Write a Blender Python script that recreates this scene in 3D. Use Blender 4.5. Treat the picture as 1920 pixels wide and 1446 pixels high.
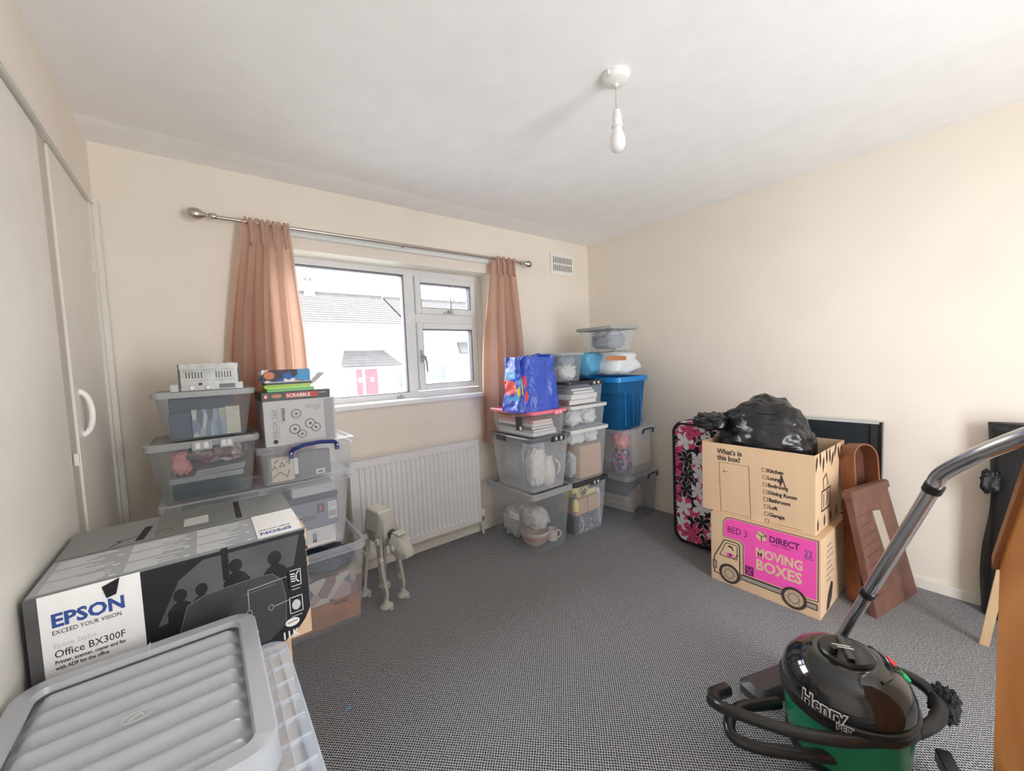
import bpy, bmesh, math, random
from mathutils import Vector, Matrix, noise
random.seed(7)
S = bpy.context.scene
for o in list(bpy.data.objects): bpy.data.objects.remove(o)
COL = S.collection
PI = math.pi

# ------------------------------------------------------------------ camera
cam_d = bpy.data.cameras.new('camera'); cam = bpy.data.objects.new('camera', cam_d); COL.objects.link(cam)
Rw = Matrix(((0.78909055, 0.0703231, -0.61023828), (-0.61284048, 0.02222738, -0.78989397), (-0.04198379, 0.99727659, 0.06063625)))
cam.matrix_world = Matrix.Translation((0, 0, 1.324)) @ Rw.to_4x4()
cam_d.sensor_fit = 'HORIZONTAL'; cam_d.sensor_width = 36; cam_d.lens = 36 * 746.28 / 1920
cam_d.clip_start = 0.02; cam_d.clip_end = 200
S.camera = cam
# ------------------------------------------------------------------ world, exposure
w = bpy.data.worlds.new('sky'); S.world = w; w.use_nodes = True
bg = w.node_tree.nodes['Background']; bg.inputs[0].default_value = (0.93, 0.96, 1.0, 1); bg.inputs[1].default_value = 9.0
S.view_settings.view_transform = 'Standard'; S.view_settings.look = 'None'
S.view_settings.gamma = 1; S.view_settings.use_curve_mapping = False
S.view_settings.exposure = 0.87
try:
    S.cycles.transparent_max_bounces = 40; S.cycles.max_bounces = 14; S.cycles.diffuse_bounces = 8
except Exception: pass
def portal(name, loc, rot, sx, sy):
    l = bpy.data.lights.new(name, 'AREA'); l.shape = 'RECTANGLE'; l.size = sx; l.size_y = sy
    l.cycles.is_portal = True
    o = bpy.data.objects.new(name, l); o.location = loc; o.rotation_euler = rot; COL.objects.link(o); return o
portal('window_portal', (1.1, 2.90, 1.56), (-PI / 2, 0, 0), 1.65, 1.05)
portal('fill_portal', (1.35, -1.60, 1.03), (PI / 2, 0, 0), .8, 2.05)  # sky fill through the added, unseen opening behind the camera

# ------------------------------------------------------------------ materials
def newmat(name):
    m = bpy.data.materials.new(name); m.use_nodes = True
    nt = m.node_tree; return m, nt, nt.nodes, nt.links, nt.nodes['Principled BSDF']
def mat(name, col, rough=.5, metal=0, spec=.5, bump=0, bscale=60, var=0, vscale=8, coat=0, sheen=0, stretch=None):
    m, nt, N, L, P = newmat(name)
    P.inputs['Base Color'].default_value = (*col, 1); P.inputs['Roughness'].default_value = rough
    P.inputs['Metallic'].default_value = metal; P.inputs['Specular IOR Level'].default_value = spec
    P.inputs['Coat Weight'].default_value = coat; P.inputs['Sheen Weight'].default_value = sheen
    tc = N.new('ShaderNodeTexCoord'); src = tc.outputs['Object']
    if stretch:
        mp = N.new('ShaderNodeMapping'); mp.inputs['Scale'].default_value = stretch; L.new(src, mp.inputs[0]); src = mp.outputs[0]
    nz = N.new('ShaderNodeTexNoise'); nz.inputs['Scale'].default_value = vscale; nz.inputs['Detail'].default_value = 4; L.new(src, nz.inputs['Vector'])
    v = max(var, .02)
    mr = N.new('ShaderNodeMapRange'); mr.inputs['From Min'].default_value = .3; mr.inputs['From Max'].default_value = .7
    mr.inputs['To Min'].default_value = 1 - v; mr.inputs['To Max'].default_value = 1 + v; L.new(nz.outputs[0], mr.inputs[0])
    vm = N.new('ShaderNodeVectorMath'); vm.operation = 'SCALE'; vm.inputs[0].default_value = col; L.new(mr.outputs[0], vm.inputs['Scale'])
    L.new(vm.outputs[0], P.inputs['Base Color'])
    if bump:
        n2 = N.new('ShaderNodeTexNoise'); n2.inputs['Scale'].default_value = bscale; n2.inputs['Detail'].default_value = 5; L.new(src, n2.inputs['Vector'])
        b = N.new('ShaderNodeBump'); b.inputs['Strength'].default_value = bump; b.inputs['Distance'].default_value = .01
        L.new(n2.outputs[0], b.inputs['Height']); L.new(b.outputs[0], P.inputs['Normal'])
    return m
def plastic(name, col, alpha=.35, rough=.25, tint=(.96, .97, .98)):
    """see-through moulded plastic: part clear, part milky"""
    m, nt, N, L, P = newmat(name)
    P.inputs['Base Color'].default_value = (*col, 1); P.inputs['Roughness'].default_value = rough
    tr = N.new('ShaderNodeBsdfTransparent'); tr.inputs[0].default_value = (*tint, 1)
    mx = N.new('ShaderNodeMixShader'); out = N['Material Output']
    fr = N.new('ShaderNodeLayerWeight'); fr.inputs[0].default_value = .25
    nz = N.new('ShaderNodeTexNoise'); nz.inputs['Scale'].default_value = 6; nz.inputs['Detail'].default_value = 3
    tc = N.new('ShaderNodeTexCoord'); L.new(tc.outputs['Object'], nz.inputs['Vector'])
    a = N.new('ShaderNodeMath'); a.operation = 'MULTIPLY_ADD'; a.inputs[1].default_value = .30; a.inputs[2].default_value = alpha - .06
    L.new(fr.outputs['Facing'], a.inputs[0])
    b = N.new('ShaderNodeMath'); b.operation = 'MULTIPLY_ADD'; b.inputs[1].default_value = .12; L.new(nz.outputs[0], b.inputs[0]); L.new(a.outputs[0], b.inputs[2])
    b.use_clamp = True
    L.new(b.outputs[0], mx.inputs[0]); L.new(tr.outputs[0], mx.inputs[1]); L.new(P.outputs[0], mx.inputs[2]); L.new(mx.outputs[0], out.inputs[0])
    return m
def cloth(name, col, trans, rough=.6, tcol=None):
    m, nt, N, L, P = newmat(name)
    P.inputs['Base Color'].default_value = (*col, 1); P.inputs['Roughness'].default_value = rough; P.inputs['Sheen Weight'].default_value = .3
    t = N.new('ShaderNodeBsdfTranslucent'); t.inputs[0].default_value = (*(tcol or col), 1)
    mx = N.new('ShaderNodeMixShader'); mx.inputs[0].default_value = trans
    L.new(P.outputs[0], mx.inputs[1]); L.new(t.outputs[0], mx.inputs[2]); L.new(mx.outputs[0], N['Material Output'].inputs[0])
    tc = N.new('ShaderNodeTexCoord'); mp = N.new('ShaderNodeMapping'); mp.inputs['Scale'].default_value = (60, 60, 900)
    nz = N.new('ShaderNodeTexNoise'); nz.inputs['Scale'].default_value = 1
    L.new(tc.outputs['Object'], mp.inputs[0]); L.new(mp.outputs[0], nz.inputs['Vector'])
    b = N.new('ShaderNodeBump'); b.inputs['Strength'].default_value = .15; b.inputs['Distance'].default_value = .002
    L.new(nz.outputs[0], b.inputs['Height']); L.new(b.outputs[0], P.inputs['Normal'])
    return m
def wood(name, c1, c2, scale=(2, 14, 14), rough=.4):
    m, nt, N, L, P = newmat(name)
    tc = N.new('ShaderNodeTexCoord'); mp = N.new('ShaderNodeMapping'); mp.inputs['Scale'].default_value = scale
    nz = N.new('ShaderNodeTexNoise'); nz.inputs['Scale'].default_value = 1.6; nz.inputs['Detail'].default_value = 6; nz.inputs['Distortion'].default_value = 1.2
    cr = N.new('ShaderNodeValToRGB'); cr.color_ramp.elements[0].position = .3; cr.color_ramp.elements[1].position = .7
    cr.color_ramp.elements[0].color = (*c1, 1); cr.color_ramp.elements[1].color = (*c2, 1)
    L.new(tc.outputs['Object'], mp.inputs[0]); L.new(mp.outputs[0], nz.inputs['Vector']); L.new(nz.outputs[0], cr.inputs[0]); L.new(cr.outputs[0], P.inputs['Base Color'])
    P.inputs['Roughness'].default_value = rough
    return m
def carpet_mat():
    m, nt, N, L, P = newmat('carpet loop pile')
    tc = N.new('ShaderNodeTexCoord')
    nz = N.new('ShaderNodeTexNoise'); nz.inputs['Scale'].default_value = 25; nz.inputs['Detail'].default_value = 2
    L.new(tc.outputs['Object'], nz.inputs['Vector'])
    mixv = N.new('ShaderNodeMix'); mixv.data_type = 'VECTOR'; mixv.inputs[0].default_value = .004
    L.new(tc.outputs['Object'], mixv.inputs[4]); L.new(nz.outputs['Color'], mixv.inputs[5])
    sp = N.new('ShaderNodeSeparateXYZ'); L.new(mixv.outputs[1], sp.inputs[0])
    def sn(i):
        a = N.new('ShaderNodeMath'); a.operation = 'MULTIPLY'; a.inputs[1].default_value = PI / .0062; L.new(sp.outputs[i], a.inputs[0])
        s = N.new('ShaderNodeMath'); s.operation = 'SINE'; L.new(a.outputs[0], s.inputs[0]); return s
    mu = N.new('ShaderNodeMath'); mu.operation = 'MULTIPLY'; L.new(sn(0).outputs[0], mu.inputs[0]); L.new(sn(1).outputs[0], mu.inputs[1])
    n3 = N.new('ShaderNodeTexNoise'); n3.inputs['Scale'].default_value = 160; L.new(tc.outputs['Object'], n3.inputs['Vector'])
    ad = N.new('ShaderNodeMath'); ad.operation = 'MULTIPLY_ADD'; ad.inputs[1].default_value = 1.5; L.new(n3.outputs[0], ad.inputs[0]); L.new(mu.outputs[0], ad.inputs[2])
    mr = N.new('ShaderNodeMapRange'); mr.inputs['From Min'].default_value = .25; mr.inputs['From Max'].default_value = 1.0
    L.new(ad.outputs[0], mr.inputs[0])
    cr = N.new('ShaderNodeMix'); cr.data_type = 'RGBA'; cr.inputs[6].default_value = (.008, .008, .010, 1); cr.inputs[7].default_value = (.40, .405, .42, 1)
    L.new(mr.outputs[0], cr.inputs[0]); L.new(cr.outputs[2], P.inputs['Base Color']); P.inputs['Roughness'].default_value = .95
    P.inputs['Specular IOR Level'].default_value = .1
    b = N.new('ShaderNodeBump'); b.inputs['Strength'].default_value = .5; b.inputs['Distance'].default_value = .003; L.new(mr.outputs[0], b.inputs['Height']); L.new(b.outputs[0], P.inputs['Normal'])
    return m
def floral_mat(name='floral fabric'):
    """black cloth printed with big five-petalled pink and white flowers"""
    m, nt, N, L, P = newmat(name); P.inputs['Roughness'].default_value = .8
    tc = N.new('ShaderNodeTexCoord'); sp = N.new('ShaderNodeSeparateXYZ'); L.new(tc.outputs['Object'], sp.inputs[0])
    ad0 = N.new('ShaderNodeMath'); ad0.operation = 'ADD'; L.new(sp.outputs[0], ad0.inputs[0]); L.new(sp.outputs[1], ad0.inputs[1])
    cb = N.new('ShaderNodeCombineXYZ'); L.new(ad0.outputs[0], cb.inputs[0]); L.new(sp.outputs[2], cb.inputs[1])
    prev = None
    def mth(op, a, b=None, c=None):
        n = N.new('ShaderNodeMath'); n.operation = op
        for i, q in enumerate((a, b, c)):
            if q is None: continue
            if isinstance(q, (int, float)): n.inputs[i].default_value = q
            else: L.new(q, n.inputs[i])
        return n.outputs[0]
    layers = []
    for sc, off in ((6.0, 0), (9.0, 3.3), (7.0, 7.7)):
        mp = N.new('ShaderNodeMapping'); mp.inputs['Location'].default_value = (off, off * .7, 0); L.new(cb.outputs[0], mp.inputs[0])
        vo = N.new('ShaderNodeTexVoronoi'); vo.voronoi_dimensions = '2D'; vo.inputs['Scale'].default_value = sc; vo.inputs['Randomness'].default_value = .55
        L.new(mp.outputs[0], vo.inputs['Vector'])
        s1 = N.new('ShaderNodeVectorMath'); s1.operation = 'SCALE'; s1.inputs['Scale'].default_value = 1; L.new(mp.outputs[0], s1.inputs[0])
        sub = N.new('ShaderNodeVectorMath'); sub.operation = 'SUBTRACT'; L.new(s1.outputs[0], sub.inputs[0]); L.new(vo.outputs['Position'], sub.inputs[1])
        s2 = N.new('ShaderNodeSeparateXYZ'); L.new(sub.outputs[0], s2.inputs[0])
        ang = mth('ARCTAN2', s2.outputs[1], s2.outputs[0]); sc2 = N.new('ShaderNodeSeparateColor'); L.new(vo.outputs['Color'], sc2.inputs[0])
        ang2 = mth('ADD', ang, mth('MULTIPLY', sc2.outputs[1], 6.28))
        pet = mth('POWER', mth('ABSOLUTE', mth('COSINE', mth('MULTIPLY', ang2, 2.5))), .7)
        rad = mth('MULTIPLY', mth('MULTIPLY_ADD', pet, .62, .12), .82)
        d = vo.outputs['Distance']
        inside = mth('LESS_THAN', d, rad)
        edge = mth('LESS_THAN', d, mth('SUBTRACT', rad, .07))
        vein = mth('GREATER_THAN', mth('ABSOLUTE', mth('COSINE', mth('MULTIPLY', ang2, 2.5))), .985)
        vein = mth('MULTIPLY', vein, mth('LESS_THAN', d, .35))
        layers.append((inside, edge, vein, sc2.outputs[0]))
    def mixc(f, a, b):
        n = N.new('ShaderNodeMix'); n.data_type = 'RGBA'; L.new(f, n.inputs[0])
        for i, q in ((6, a), (7, b)):
            if isinstance(q, tuple): n.inputs[i].default_value = (*q, 1)
            else: L.new(q, n.inputs[i])
        return n.outputs[2]
    black = (.012, .01, .015); c = None
    pink = (.62, .07, .2); dpink = (.2, .02, .07); white = (.72, .72, .76)
    i, e, v, r = layers[0]; c = mixc(i, black, mixc(mth('GREATER_THAN', r, .5), pink, dpink)); c = mixc(mth('MULTIPLY', v, i), c, black)
    i, e, v, r = layers[1]; c = mixc(i, c, white); c = mixc(mth('MULTIPLY', e, mth('LESS_THAN', r, .5)), c, black)
    i, e, v, r = layers[2]; s = mth('GREATER_THAN', r, .45); c = mixc(mth('MULTIPLY', i, s), c, mixc(mth('GREATER_THAN', r, .75), white, pink)); c = mixc(mth('MULTIPLY', mth('MULTIPLY', v, i), s), c, black)
    L.new(c, P.inputs['Base Color'])
    return m
def print_mat(name, cols, scale=30, rough=.5, stretch=(1, 1, 1)):
    """blocky many-coloured print"""
    m, nt, N, L, P = newmat(name); P.inputs['Roughness'].default_value = rough
    tc = N.new('ShaderNodeTexCoord'); mp = N.new('ShaderNodeMapping'); mp.inputs['Scale'].default_value = stretch
    vo = N.new('ShaderNodeTexVoronoi'); vo.inputs['Scale'].default_value = scale; sc = N.new('ShaderNodeSeparateColor')
    cr = N.new('ShaderNodeValToRGB'); cr.color_ramp.interpolation = 'CONSTANT'
    els = cr.color_ramp.elements
    for k in range(len(cols) - 2): els.new(.5)
    for k, c in enumerate(cols): els[k].position = k / len(cols); els[k].color = (*c, 1)
    L.new(tc.outputs['Object'], mp.inputs[0]); L.new(mp.outputs[0], vo.inputs['Vector']); L.new(vo.outputs['Color'], sc.inputs[0])
    L.new(sc.outputs[0], cr.inputs[0]); L.new(cr.outputs[0], P.inputs['Base Color'])
    return m

CREAM = mat('cream wall paint', (.81, .745, .655), .75, spec=.2, bump=.08, bscale=40, var=.015, vscale=3)
CEIL = mat('white ceiling paint', (.92, .92, .91), .85, spec=.15, bump=.05, bscale=30)
GLOSSCREAM = mat('cream gloss paint', (.76, .735, .665), .35, bump=.05, bscale=20)
UPVC = mat('white window plastic', (.78, .80, .80), .3)
GASKET = mat('grey window gasket', (.12, .12, .14), .6)
SILL = mat('white gloss sill', (.85, .86, .88), .3)
RADW = mat('white radiator enamel', (.76, .76, .77), .35)
DARK = mat('dark gap', (.02, .02, .02), .9)
CHROME = mat('brushed steel', (.72, .70, .68), .28, metal=1)
WANDM = mat('polished tube steel', (.70, .70, .71), .2, metal=1)
NICKEL = mat('satin nickel', (.55, .5, .45), .32, metal=1)
WHITEP = mat('white plastic', (.82, .81, .78), .35)
BULB = mat('opal bulb glass', (.84, .82, .83), .25)
CARD = mat('tan cardboard', (.66, .46, .29), .8, bump=.15, bscale=25, var=.04, stretch=(1, 1, .15))
CARD2 = mat('brown cardboard', (.50, .31, .19), .8, bump=.15, bscale=25, var=.05)
CARD3 = mat('pale cardboard', (.66, .46, .30), .8, bump=.3, bscale=40, var=.07, stretch=(6, 6, .3))
INK = mat('black ink', (.025, .02, .02), .6)
INK2 = mat('brown ink', (.05, .035, .03), .6)
PINK = mat('pink ink', (.86, .09, .42), .55)
GREYINK = mat('grey ink', (.33, .29, .25), .6)
TANINK = mat('bare card tone', (.68, .49, .31), .8)
PURPLE = mat('purple ink', (.13, .02, .12), .6)
WHITE = mat('white paper', (.80, .79, .77), .6)
PALE = mat('pale grey paper', (.55, .55, .56), .6)
BLUEINK = mat('blue ink', (.03, .07, .28), .5)
BLACKP = mat('black plastic', (.012, .012, .013), .28)
GLOSSBLACK = mat('glossy black plastic', (.008, .008, .009), .1, coat=.6)
HOSE = mat('black ribbed hose', (.018, .018, .018), .3)
BINBAG = mat('black bin liner', (.014, .014, .016), .24, bump=.45, bscale=9, stretch=(1.0, .7, 2.8))
BAGD = mat('dark cloth bag', (.010, .011, .012), .5, bump=.6, bscale=12, stretch=(3, 3, .6))
GREEN = mat('green vacuum plastic', (.012, .20, .09), .22)
RED = mat('red plastic', (.6, .03, .02), .3)
REDPR = mat('red print', (.75, .06, .05), .4)
YELP = mat('yellow print', (.80, .68, .04), .4)
LBLUE = mat('light blue print', (.07, .33, .72), .4)
BAGBLUE = mat('blue carrier plastic', (.05, .11, .58), .18, bump=1.0, bscale=30, stretch=(1, 1, .5))
BAGLIGHT = mat('pale crease plastic', (.33, .42, .78), .22, bump=1.0, bscale=30)
CLEAR = plastic('clear plastic', (.76, .79, .82), .17)
CLEARW = plastic('milky clear plastic', (.84, .88, .94), .23, rough=.2)
CLEARG = plastic('grey clear plastic', (.50, .53, .56), .20)
BLUEC = plastic('blue clear plastic', (.02, .20, .50), .33, tint=(.25, .55, .85))
NEARC = plastic('bluish clear lid', (.68, .76, .86), .42, rough=.12)
FILM = plastic('cloudy plastic film', (.72, .74, .76), .55, rough=.35)
BLUEFILM = plastic('blue plastic film', (.08, .32, .60), .62, rough=.25, tint=(.5, .75, .95))
GREYLID = mat('grey lid plastic', (.36, .37, .38), .4)
NEARGREY = mat('light grey lid plastic', (.42, .44, .47), .33)
WHITELID = mat('off white lid plastic', (.66, .66, .64), .4)
PINKLID = mat('pink lid plastic', (.88, .22, .32), .35)
DGREYLID = mat('charcoal lid plastic', (.045, .047, .05), .3)
SLIVER = mat('grey black lid plastic', (.16, .17, .18), .3)
BLUEP = mat('navy handle plastic', (.015, .03, .17), .35)
BLUERIM = mat('bright blue plastic', (.01, .22, .62), .3)
NAVY = mat('navy vinyl', (.035, .05, .09), .5)
TEAL = mat('dark teal plastic', (.012, .045, .055), .45)
TURQ = mat('turquoise plastic', (.02, .38, .50), .4)
TISSUE = mat('white tissue wrap', (.70, .70, .68), .7, bump=.9, bscale=28)
GREYT = mat('grey fabric', (.30, .33, .38), .8, bump=.6, bscale=12)
PINKT = mat('pink fabric', (.72, .30, .30), .7, bump=.5, bscale=14)
CERAM = mat('cream ceramic', (.74, .66, .58), .3)
CERPINK = mat('pink glazed band', (.62, .38, .36), .3)
BEIGE = mat('beige card', (.68, .56, .42), .7)
YELCASE = mat('yellow plastic', (.72, .66, .20), .45)
DKGREY = mat('dark grey plastic', (.07, .075, .08), .45)
MIDGREY = mat('mid grey print', (.16, .17, .19), .5)
PAPERB = print_mat('printed sleeves', [(.18, .22, .30), (.28, .36, .45), (.50, .52, .50), (.10, .12, .16), (.36, .42, .30)], 55, stretch=(1, 1, .25))
SEWPAT = print_mat('cartoon print', [(.02, .10, .38), (.70, .25, .10), (.75, .75, .78), (.02, .28, .60), (.04, .03, .05)], 32)
PATT = print_mat('patterned paper', [(.30, .20, .20), (.12, .10, .14), (.45, .42, .42), (.16, .06, .06)], 40)
FLOR2 = print_mat('bluish flowered paper', [(.10, .10, .22), (.35, .30, .45), (.5, .1, .18), (.04, .05, .12)], 45)
MAGA = print_mat('magazine covers', [(.5, .36, .34), (.30, .20, .20), (.10, .12, .17), (.60, .55, .52), (.20, .22, .30)], 14)
DISCS = print_mat('dark disc cases', [(.08, .08, .11), (.15, .14, .18), (.3, .3, .33), (.04, .04, .06)], 60)
FLORAL = floral_mat()
PATINA = mat('pale grey toy plastic', (.46, .45, .41), .5)
PATLIGHT = mat('cream toy plastic', (.66, .64, .54), .5)
METALG = mat('galvanised steel', (.40, .41, .39), .4, metal=.6, var=.15, vscale=30)
ORANGE = mat('orange paper', (.75, .28, .06), .5)
TAPE = mat('brown parcel tape', (.45, .20, .08), .3)
GREENP = mat('green game case', (.12, .55, .08), .3); LIMEP = mat('lime game case', (.45, .78, .02), .3)
BOXTEAL = mat('grey green board box', (.075, .09, .09), .5)
SCRED = mat('red title panel', (.55, .06, .06), .5)
SILVP = mat('silver box print', (.50, .50, .50), .45, var=.05)
SILVP2 = mat('grey text band', (.33, .33, .35), .45)
CURT = cloth('rose brown curtain satin', (.56, .42, .345), .38, tcol=(.95, .62, .46))
WOODO = wood('orange varnished pine', (.40, .145, .038), (.62, .27, .09), (3, 3, 1.2), .35)
WOODE = wood('dark orange end grain', (.22, .09, .035), (.34, .15, .06), (3, 3, 1.2), .5)
WOODL = wood('pale raw timber', (.50, .34, .19), (.62, .45, .27), (10, 10, 2), .6)
WOODR = wood('reddish bent wood', (.20, .07, .03), (.30, .115, .055), (10, 10, 3), .38)
WOODD = wood('dark red wood', (.085, .03, .02), (.14, .05, .03), (10, 10, 3), .45)
WOODB = wood('faded brown board', (.13, .06, .042), (.19, .09, .065), (8, 8, 4), .5)
CANVAS = mat('dark canvas back', (.012, .018, .024), .7)
EPBLACK = mat('glossy dark photo print', (.018, .019, .022), .22, var=.1)
EPGREY = mat('grey photo print', (.085, .085, .088), .3, var=.35, vscale=5)
EPTOP = mat('grey box top print', (.22, .23, .225), .38, var=.03)
EPMID = mat('mid grey print band', (.34, .36, .38), .4)
CARPET = carpet_mat()

# ------------------------------------------------------------------ mesh helper
def rr(x0, x1, y0, y1, r, n=4):
    r = min(r, (x1 - x0) / 2 - 1e-4, (y1 - y0) / 2 - 1e-4); P = []
    for cx, cy, a0 in ((x1 - r, y1 - r, 0), (x0 + r, y1 - r, 90), (x0 + r, y0 + r, 180), (x1 - r, y0 + r, 270)):
        for k in range(n + 1):
            a = math.radians(a0 + 90 * k / n); P.append((cx + r * math.cos(a), cy + r * math.sin(a)))
    return P
class M:
    def __init__(s): s.v = []; s.f = []; s.m = []
    def add(s, vs, fs, mi=0):
        b = len(s.v); s.v += [tuple(q) for q in vs]
        for f in fs: s.f.append([b + i for i in f]); s.m.append(mi)
        return s
    def box(s, x0, x1, y0, y1, z0, z1, T=None, mi=0):
        vs = [Vector((x, y, z)) for z in (z0, z1) for y in (y0, y1) for x in (x0, x1)]
        if T is not None: vs = [T @ q for q in vs]
        return s.add(vs, [(0, 2, 3, 1), (4, 5, 7, 6), (0, 1, 5, 4), (2, 6, 7, 3), (0, 4, 6, 2), (1, 3, 7, 5)], mi)
    def loft(s, rings, cap0=True, cap1=True, mi=0, T=None):
        """rings: lists of equal-length 3D point loops"""
        n = len(rings[0]); vs = [Vector(p) for r in rings for p in r]
        if T is not None: vs = [T @ q for q in vs]
        fs = []
        for k in range(len(rings) - 1):
            for i in range(n):
                j = (i + 1) % n; fs.append((k * n + i, k * n + j, (k + 1) * n + j, (k + 1) * n + i))
        if cap0: fs.append(tuple(reversed(range(n))))
        if cap1: fs.append(tuple((len(rings) - 1) * n + i for i in range(n)))
        return s.add(vs, fs, mi)
    def rloft(s, secs, cap0=True, cap1=True, mi=0, n=4, T=None):
        """secs: (x0,x1,y0,y1,r,z) rounded rectangles"""
        return s.loft([[(p[0], p[1], c[5]) for p in rr(*c[:5], n)] for c in secs], cap0, cap1, mi, T)
    def lathe(s, prof, T=None, n=24, mi=0, caps=True):
        R = [[(r * math.cos(2 * PI * k / n), r * math.sin(2 * PI * k / n), z) for k in range(n)] for r, z in prof]
        return s.loft(R, caps, caps, mi, T)
    def tube(s, pts, r, n=10, mi=0, caps=True):
        P = [Vector(p) for p in pts]; up = Vector((0, 0, 1)); R = []; prev = None
        for i, p in enumerate(P):
            d = (P[min(i + 1, len(P) - 1)] - P[max(i - 1, 0)]).normalized()
            if prev is None:
                a = d.cross(up)
                if a.length < .1: a = d.cross(Vector((1, 0, 0)))
            else: a = prev - d * prev.dot(d)
            a.normalize(); prev = a; b = d.cross(a)
            ri = r[i] if isinstance(r, (list, tuple)) else r
            R.append([p + (a * math.cos(2 * PI * k / n) + b * math.sin(2 * PI * k / n)) * ri for k in range(n)])
        return s.loft(R, caps, caps, mi)
    def poly(s, pts, z0, z1, T=None, mi=0):
        return s.loft([[(a, b, z0) for a, b in pts], [(a, b, z1) for a, b in pts]], True, True, mi, T)
    def build(s, name, mt, parent=None, smooth=False, bevel=0, loc=None):
        me = bpy.data.meshes.new(name); me.from_pydata([tuple(q) for q in s.v], [], s.f); me.validate()
        for q in (mt if isinstance(mt, (list, tuple)) else [mt]): me.materials.append(q)
        if len(me.polygons) == len(s.m):
            me.polygons.foreach_set('material_index', s.m)
        bm = bmesh.new(); bm.from_mesh(me); bmesh.ops.recalc_face_normals(bm, faces=bm.faces)
        if bevel:
            bmesh.ops.bevel(bm, geom=[e for e in bm.edges if e.is_manifold and e.calc_face_angle(0) > .5], offset=bevel, segments=2, affect='EDGES')
        bm.to_mesh(me); bm.free()
        o = bpy.data.objects.new(name, me); COL.objects.link(o)
        if parent: o.parent = parent
        if loc: o.location = loc
        if smooth:
            me.polygons.foreach_set('use_smooth', [True] * len(me.polygons))
            if smooth != 'all':
                try: me.set_sharp_from_angle(angle=math.radians(40))
                except Exception: pass
        return o
def tag(o, label, cat, group=None):
    o['label'] = label; o['category'] = cat
    if group: o['group'] = group
    return o
def thing(name, label, cat, loc=(0, 0, 0), rz=0, group=None):
    o = bpy.data.objects.new(name, None); COL.objects.link(o); o.location = loc; o.rotation_euler = (0, 0, rz); o.empty_display_size = .05
    return tag(o, label, cat, group)
def struct(o): o['kind'] = 'structure'; return o
def stuff(o): o['kind'] = 'stuff'; return o
def frame(o, r, u):
    """matrix taking (right, up, outward) coordinates to the parent's"""
    r = Vector(r).normalized(); u = Vector(u).normalized(); n = r.cross(u)
    m = Matrix((r, u, n)).transposed().to_4x4(); m.translation = Vector(o); return m
def text(parent, s, size, T, mt, name='lettering', align='LEFT', bold=.0, sx=1, shear=0, depth=.0003, sp=1):
    c = bpy.data.curves.new(name, 'FONT'); c.body = s; c.size = size; c.align_x = align; c.extrude = depth; c.offset = bold; c.shear = shear; c.space_character = sp; c.resolution_u = 2
    t = bpy.data.objects.new('t', c); COL.objects.link(t); bpy.context.view_layer.update()
    me = bpy.data.meshes.new_from_object(t.evaluated_get(bpy.context.evaluated_depsgraph_get())); bpy.data.objects.remove(t)
    me.materials.clear(); me.materials.append(mt); me.transform(Matrix.Diagonal((sx, 1, 1, 1))); me.transform(T)
    o = bpy.data.objects.new(name, me); COL.objects.link(o); o.parent = parent; return o
def flat(parent, name, mt, pts, T, off=.0005, th=.0004):
    return M().poly(pts, off, off + th, T).build(name, mt, parent)
def disc(cx, cy, r, n=24, ry=None): return [(cx + r * math.cos(2 * PI * k / n), cy + (ry or r) * math.sin(2 * PI * k / n)) for k in range(n)]
def rect(a, b, c, d): return [(a, c), (b, c), (b, d), (a, d)]
def strokes(segs, wd, off=.0006, th=.0004, T=None):
    m = M()
    for sgm in segs:
        for (a, b), (c, d) in zip(sgm[:-1], sgm[1:]):
            L_ = math.hypot(c - a, d - b) or 1; nx, ny = -(d - b) / L_ * wd / 2, (c - a) / L_ * wd / 2; ex, ey = (c - a) / L_ * wd / 2, (d - b) / L_ * wd / 2
            m.poly([(a + nx - ex, b + ny - ey), (a - nx - ex, b - ny - ey), (c - nx + ex, d - ny + ey), (c + nx + ex, d + ny + ey)], off, off + th, T)
    return m

# ================================================================== THE ROOM
XL, XR, YB, YW, H = -0.343, 3.01, -1.5, 2.62, 2.4
struct(M().box(XL - .6, XR + .1, YB - .1, YW + .0, -.08, 0).build('floor', CARPET))
struct(M().box(XL - .6, XR + .1, YB - .1, YW + .1, H, H + .08).build('ceiling', CEIL))
# shallow plaster cove along the window wall
cv = M(); prof = [(2.36, H + .004), (2.40, H - .003), (2.50, H - .008), (2.62, H - .002), (2.62, H + .004)]
cv.loft([[(x, y, z) for y, z in prof] for x in (XL, XR)]); struct(cv.build('trim_1', CEIL, smooth=True))
# window wall with opening
OX0, OX1, OZ0, OZ1 = .36, 1.863, 1.06, 2.03
ww = M(); T2 = .3
ww.box(XL - .6, OX0, YW, YW + T2, 0, H); ww.box(OX1, XR + .1, YW, YW + T2, 0, H); ww.box(OX0, OX1, YW, YW + T2, 0, OZ0); ww.box(OX0, OX1, YW, YW + T2, OZ1, H)
struct(ww.build('wall_back', CREAM))
struct(M().box(XR, XR + .1, YB - .1, YW, 0, H).build('wall_right', CREAM))
wf = M(); wf.box(XL - .6, .95, YB - .1, YB, 0, H); wf.box(1.75, XR, YB - .1, YB, 0, H); wf.box(.95, 1.75, YB - .1, YB, 2.06, H)  # doorway gap in this unseen wall is added to let in fill light
struct(wf.build('wall_front', CREAM))
wl = M(); wl.box(XL - .1, XL, YB, .92, 0, H); wl.box(XL - .1, XL, .92, 2.62, 2.105, H); wl.box(XL - .1, XL, 2.60, 2.62, 0, 2.105)
wl.box(XL - .6, XL - .56, .9, 2.62, 0, H)
wl.box(XL - .56, XL - .1, .90, .92, 0, H)
struct(wl.build('wall_left', CREAM))
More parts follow.
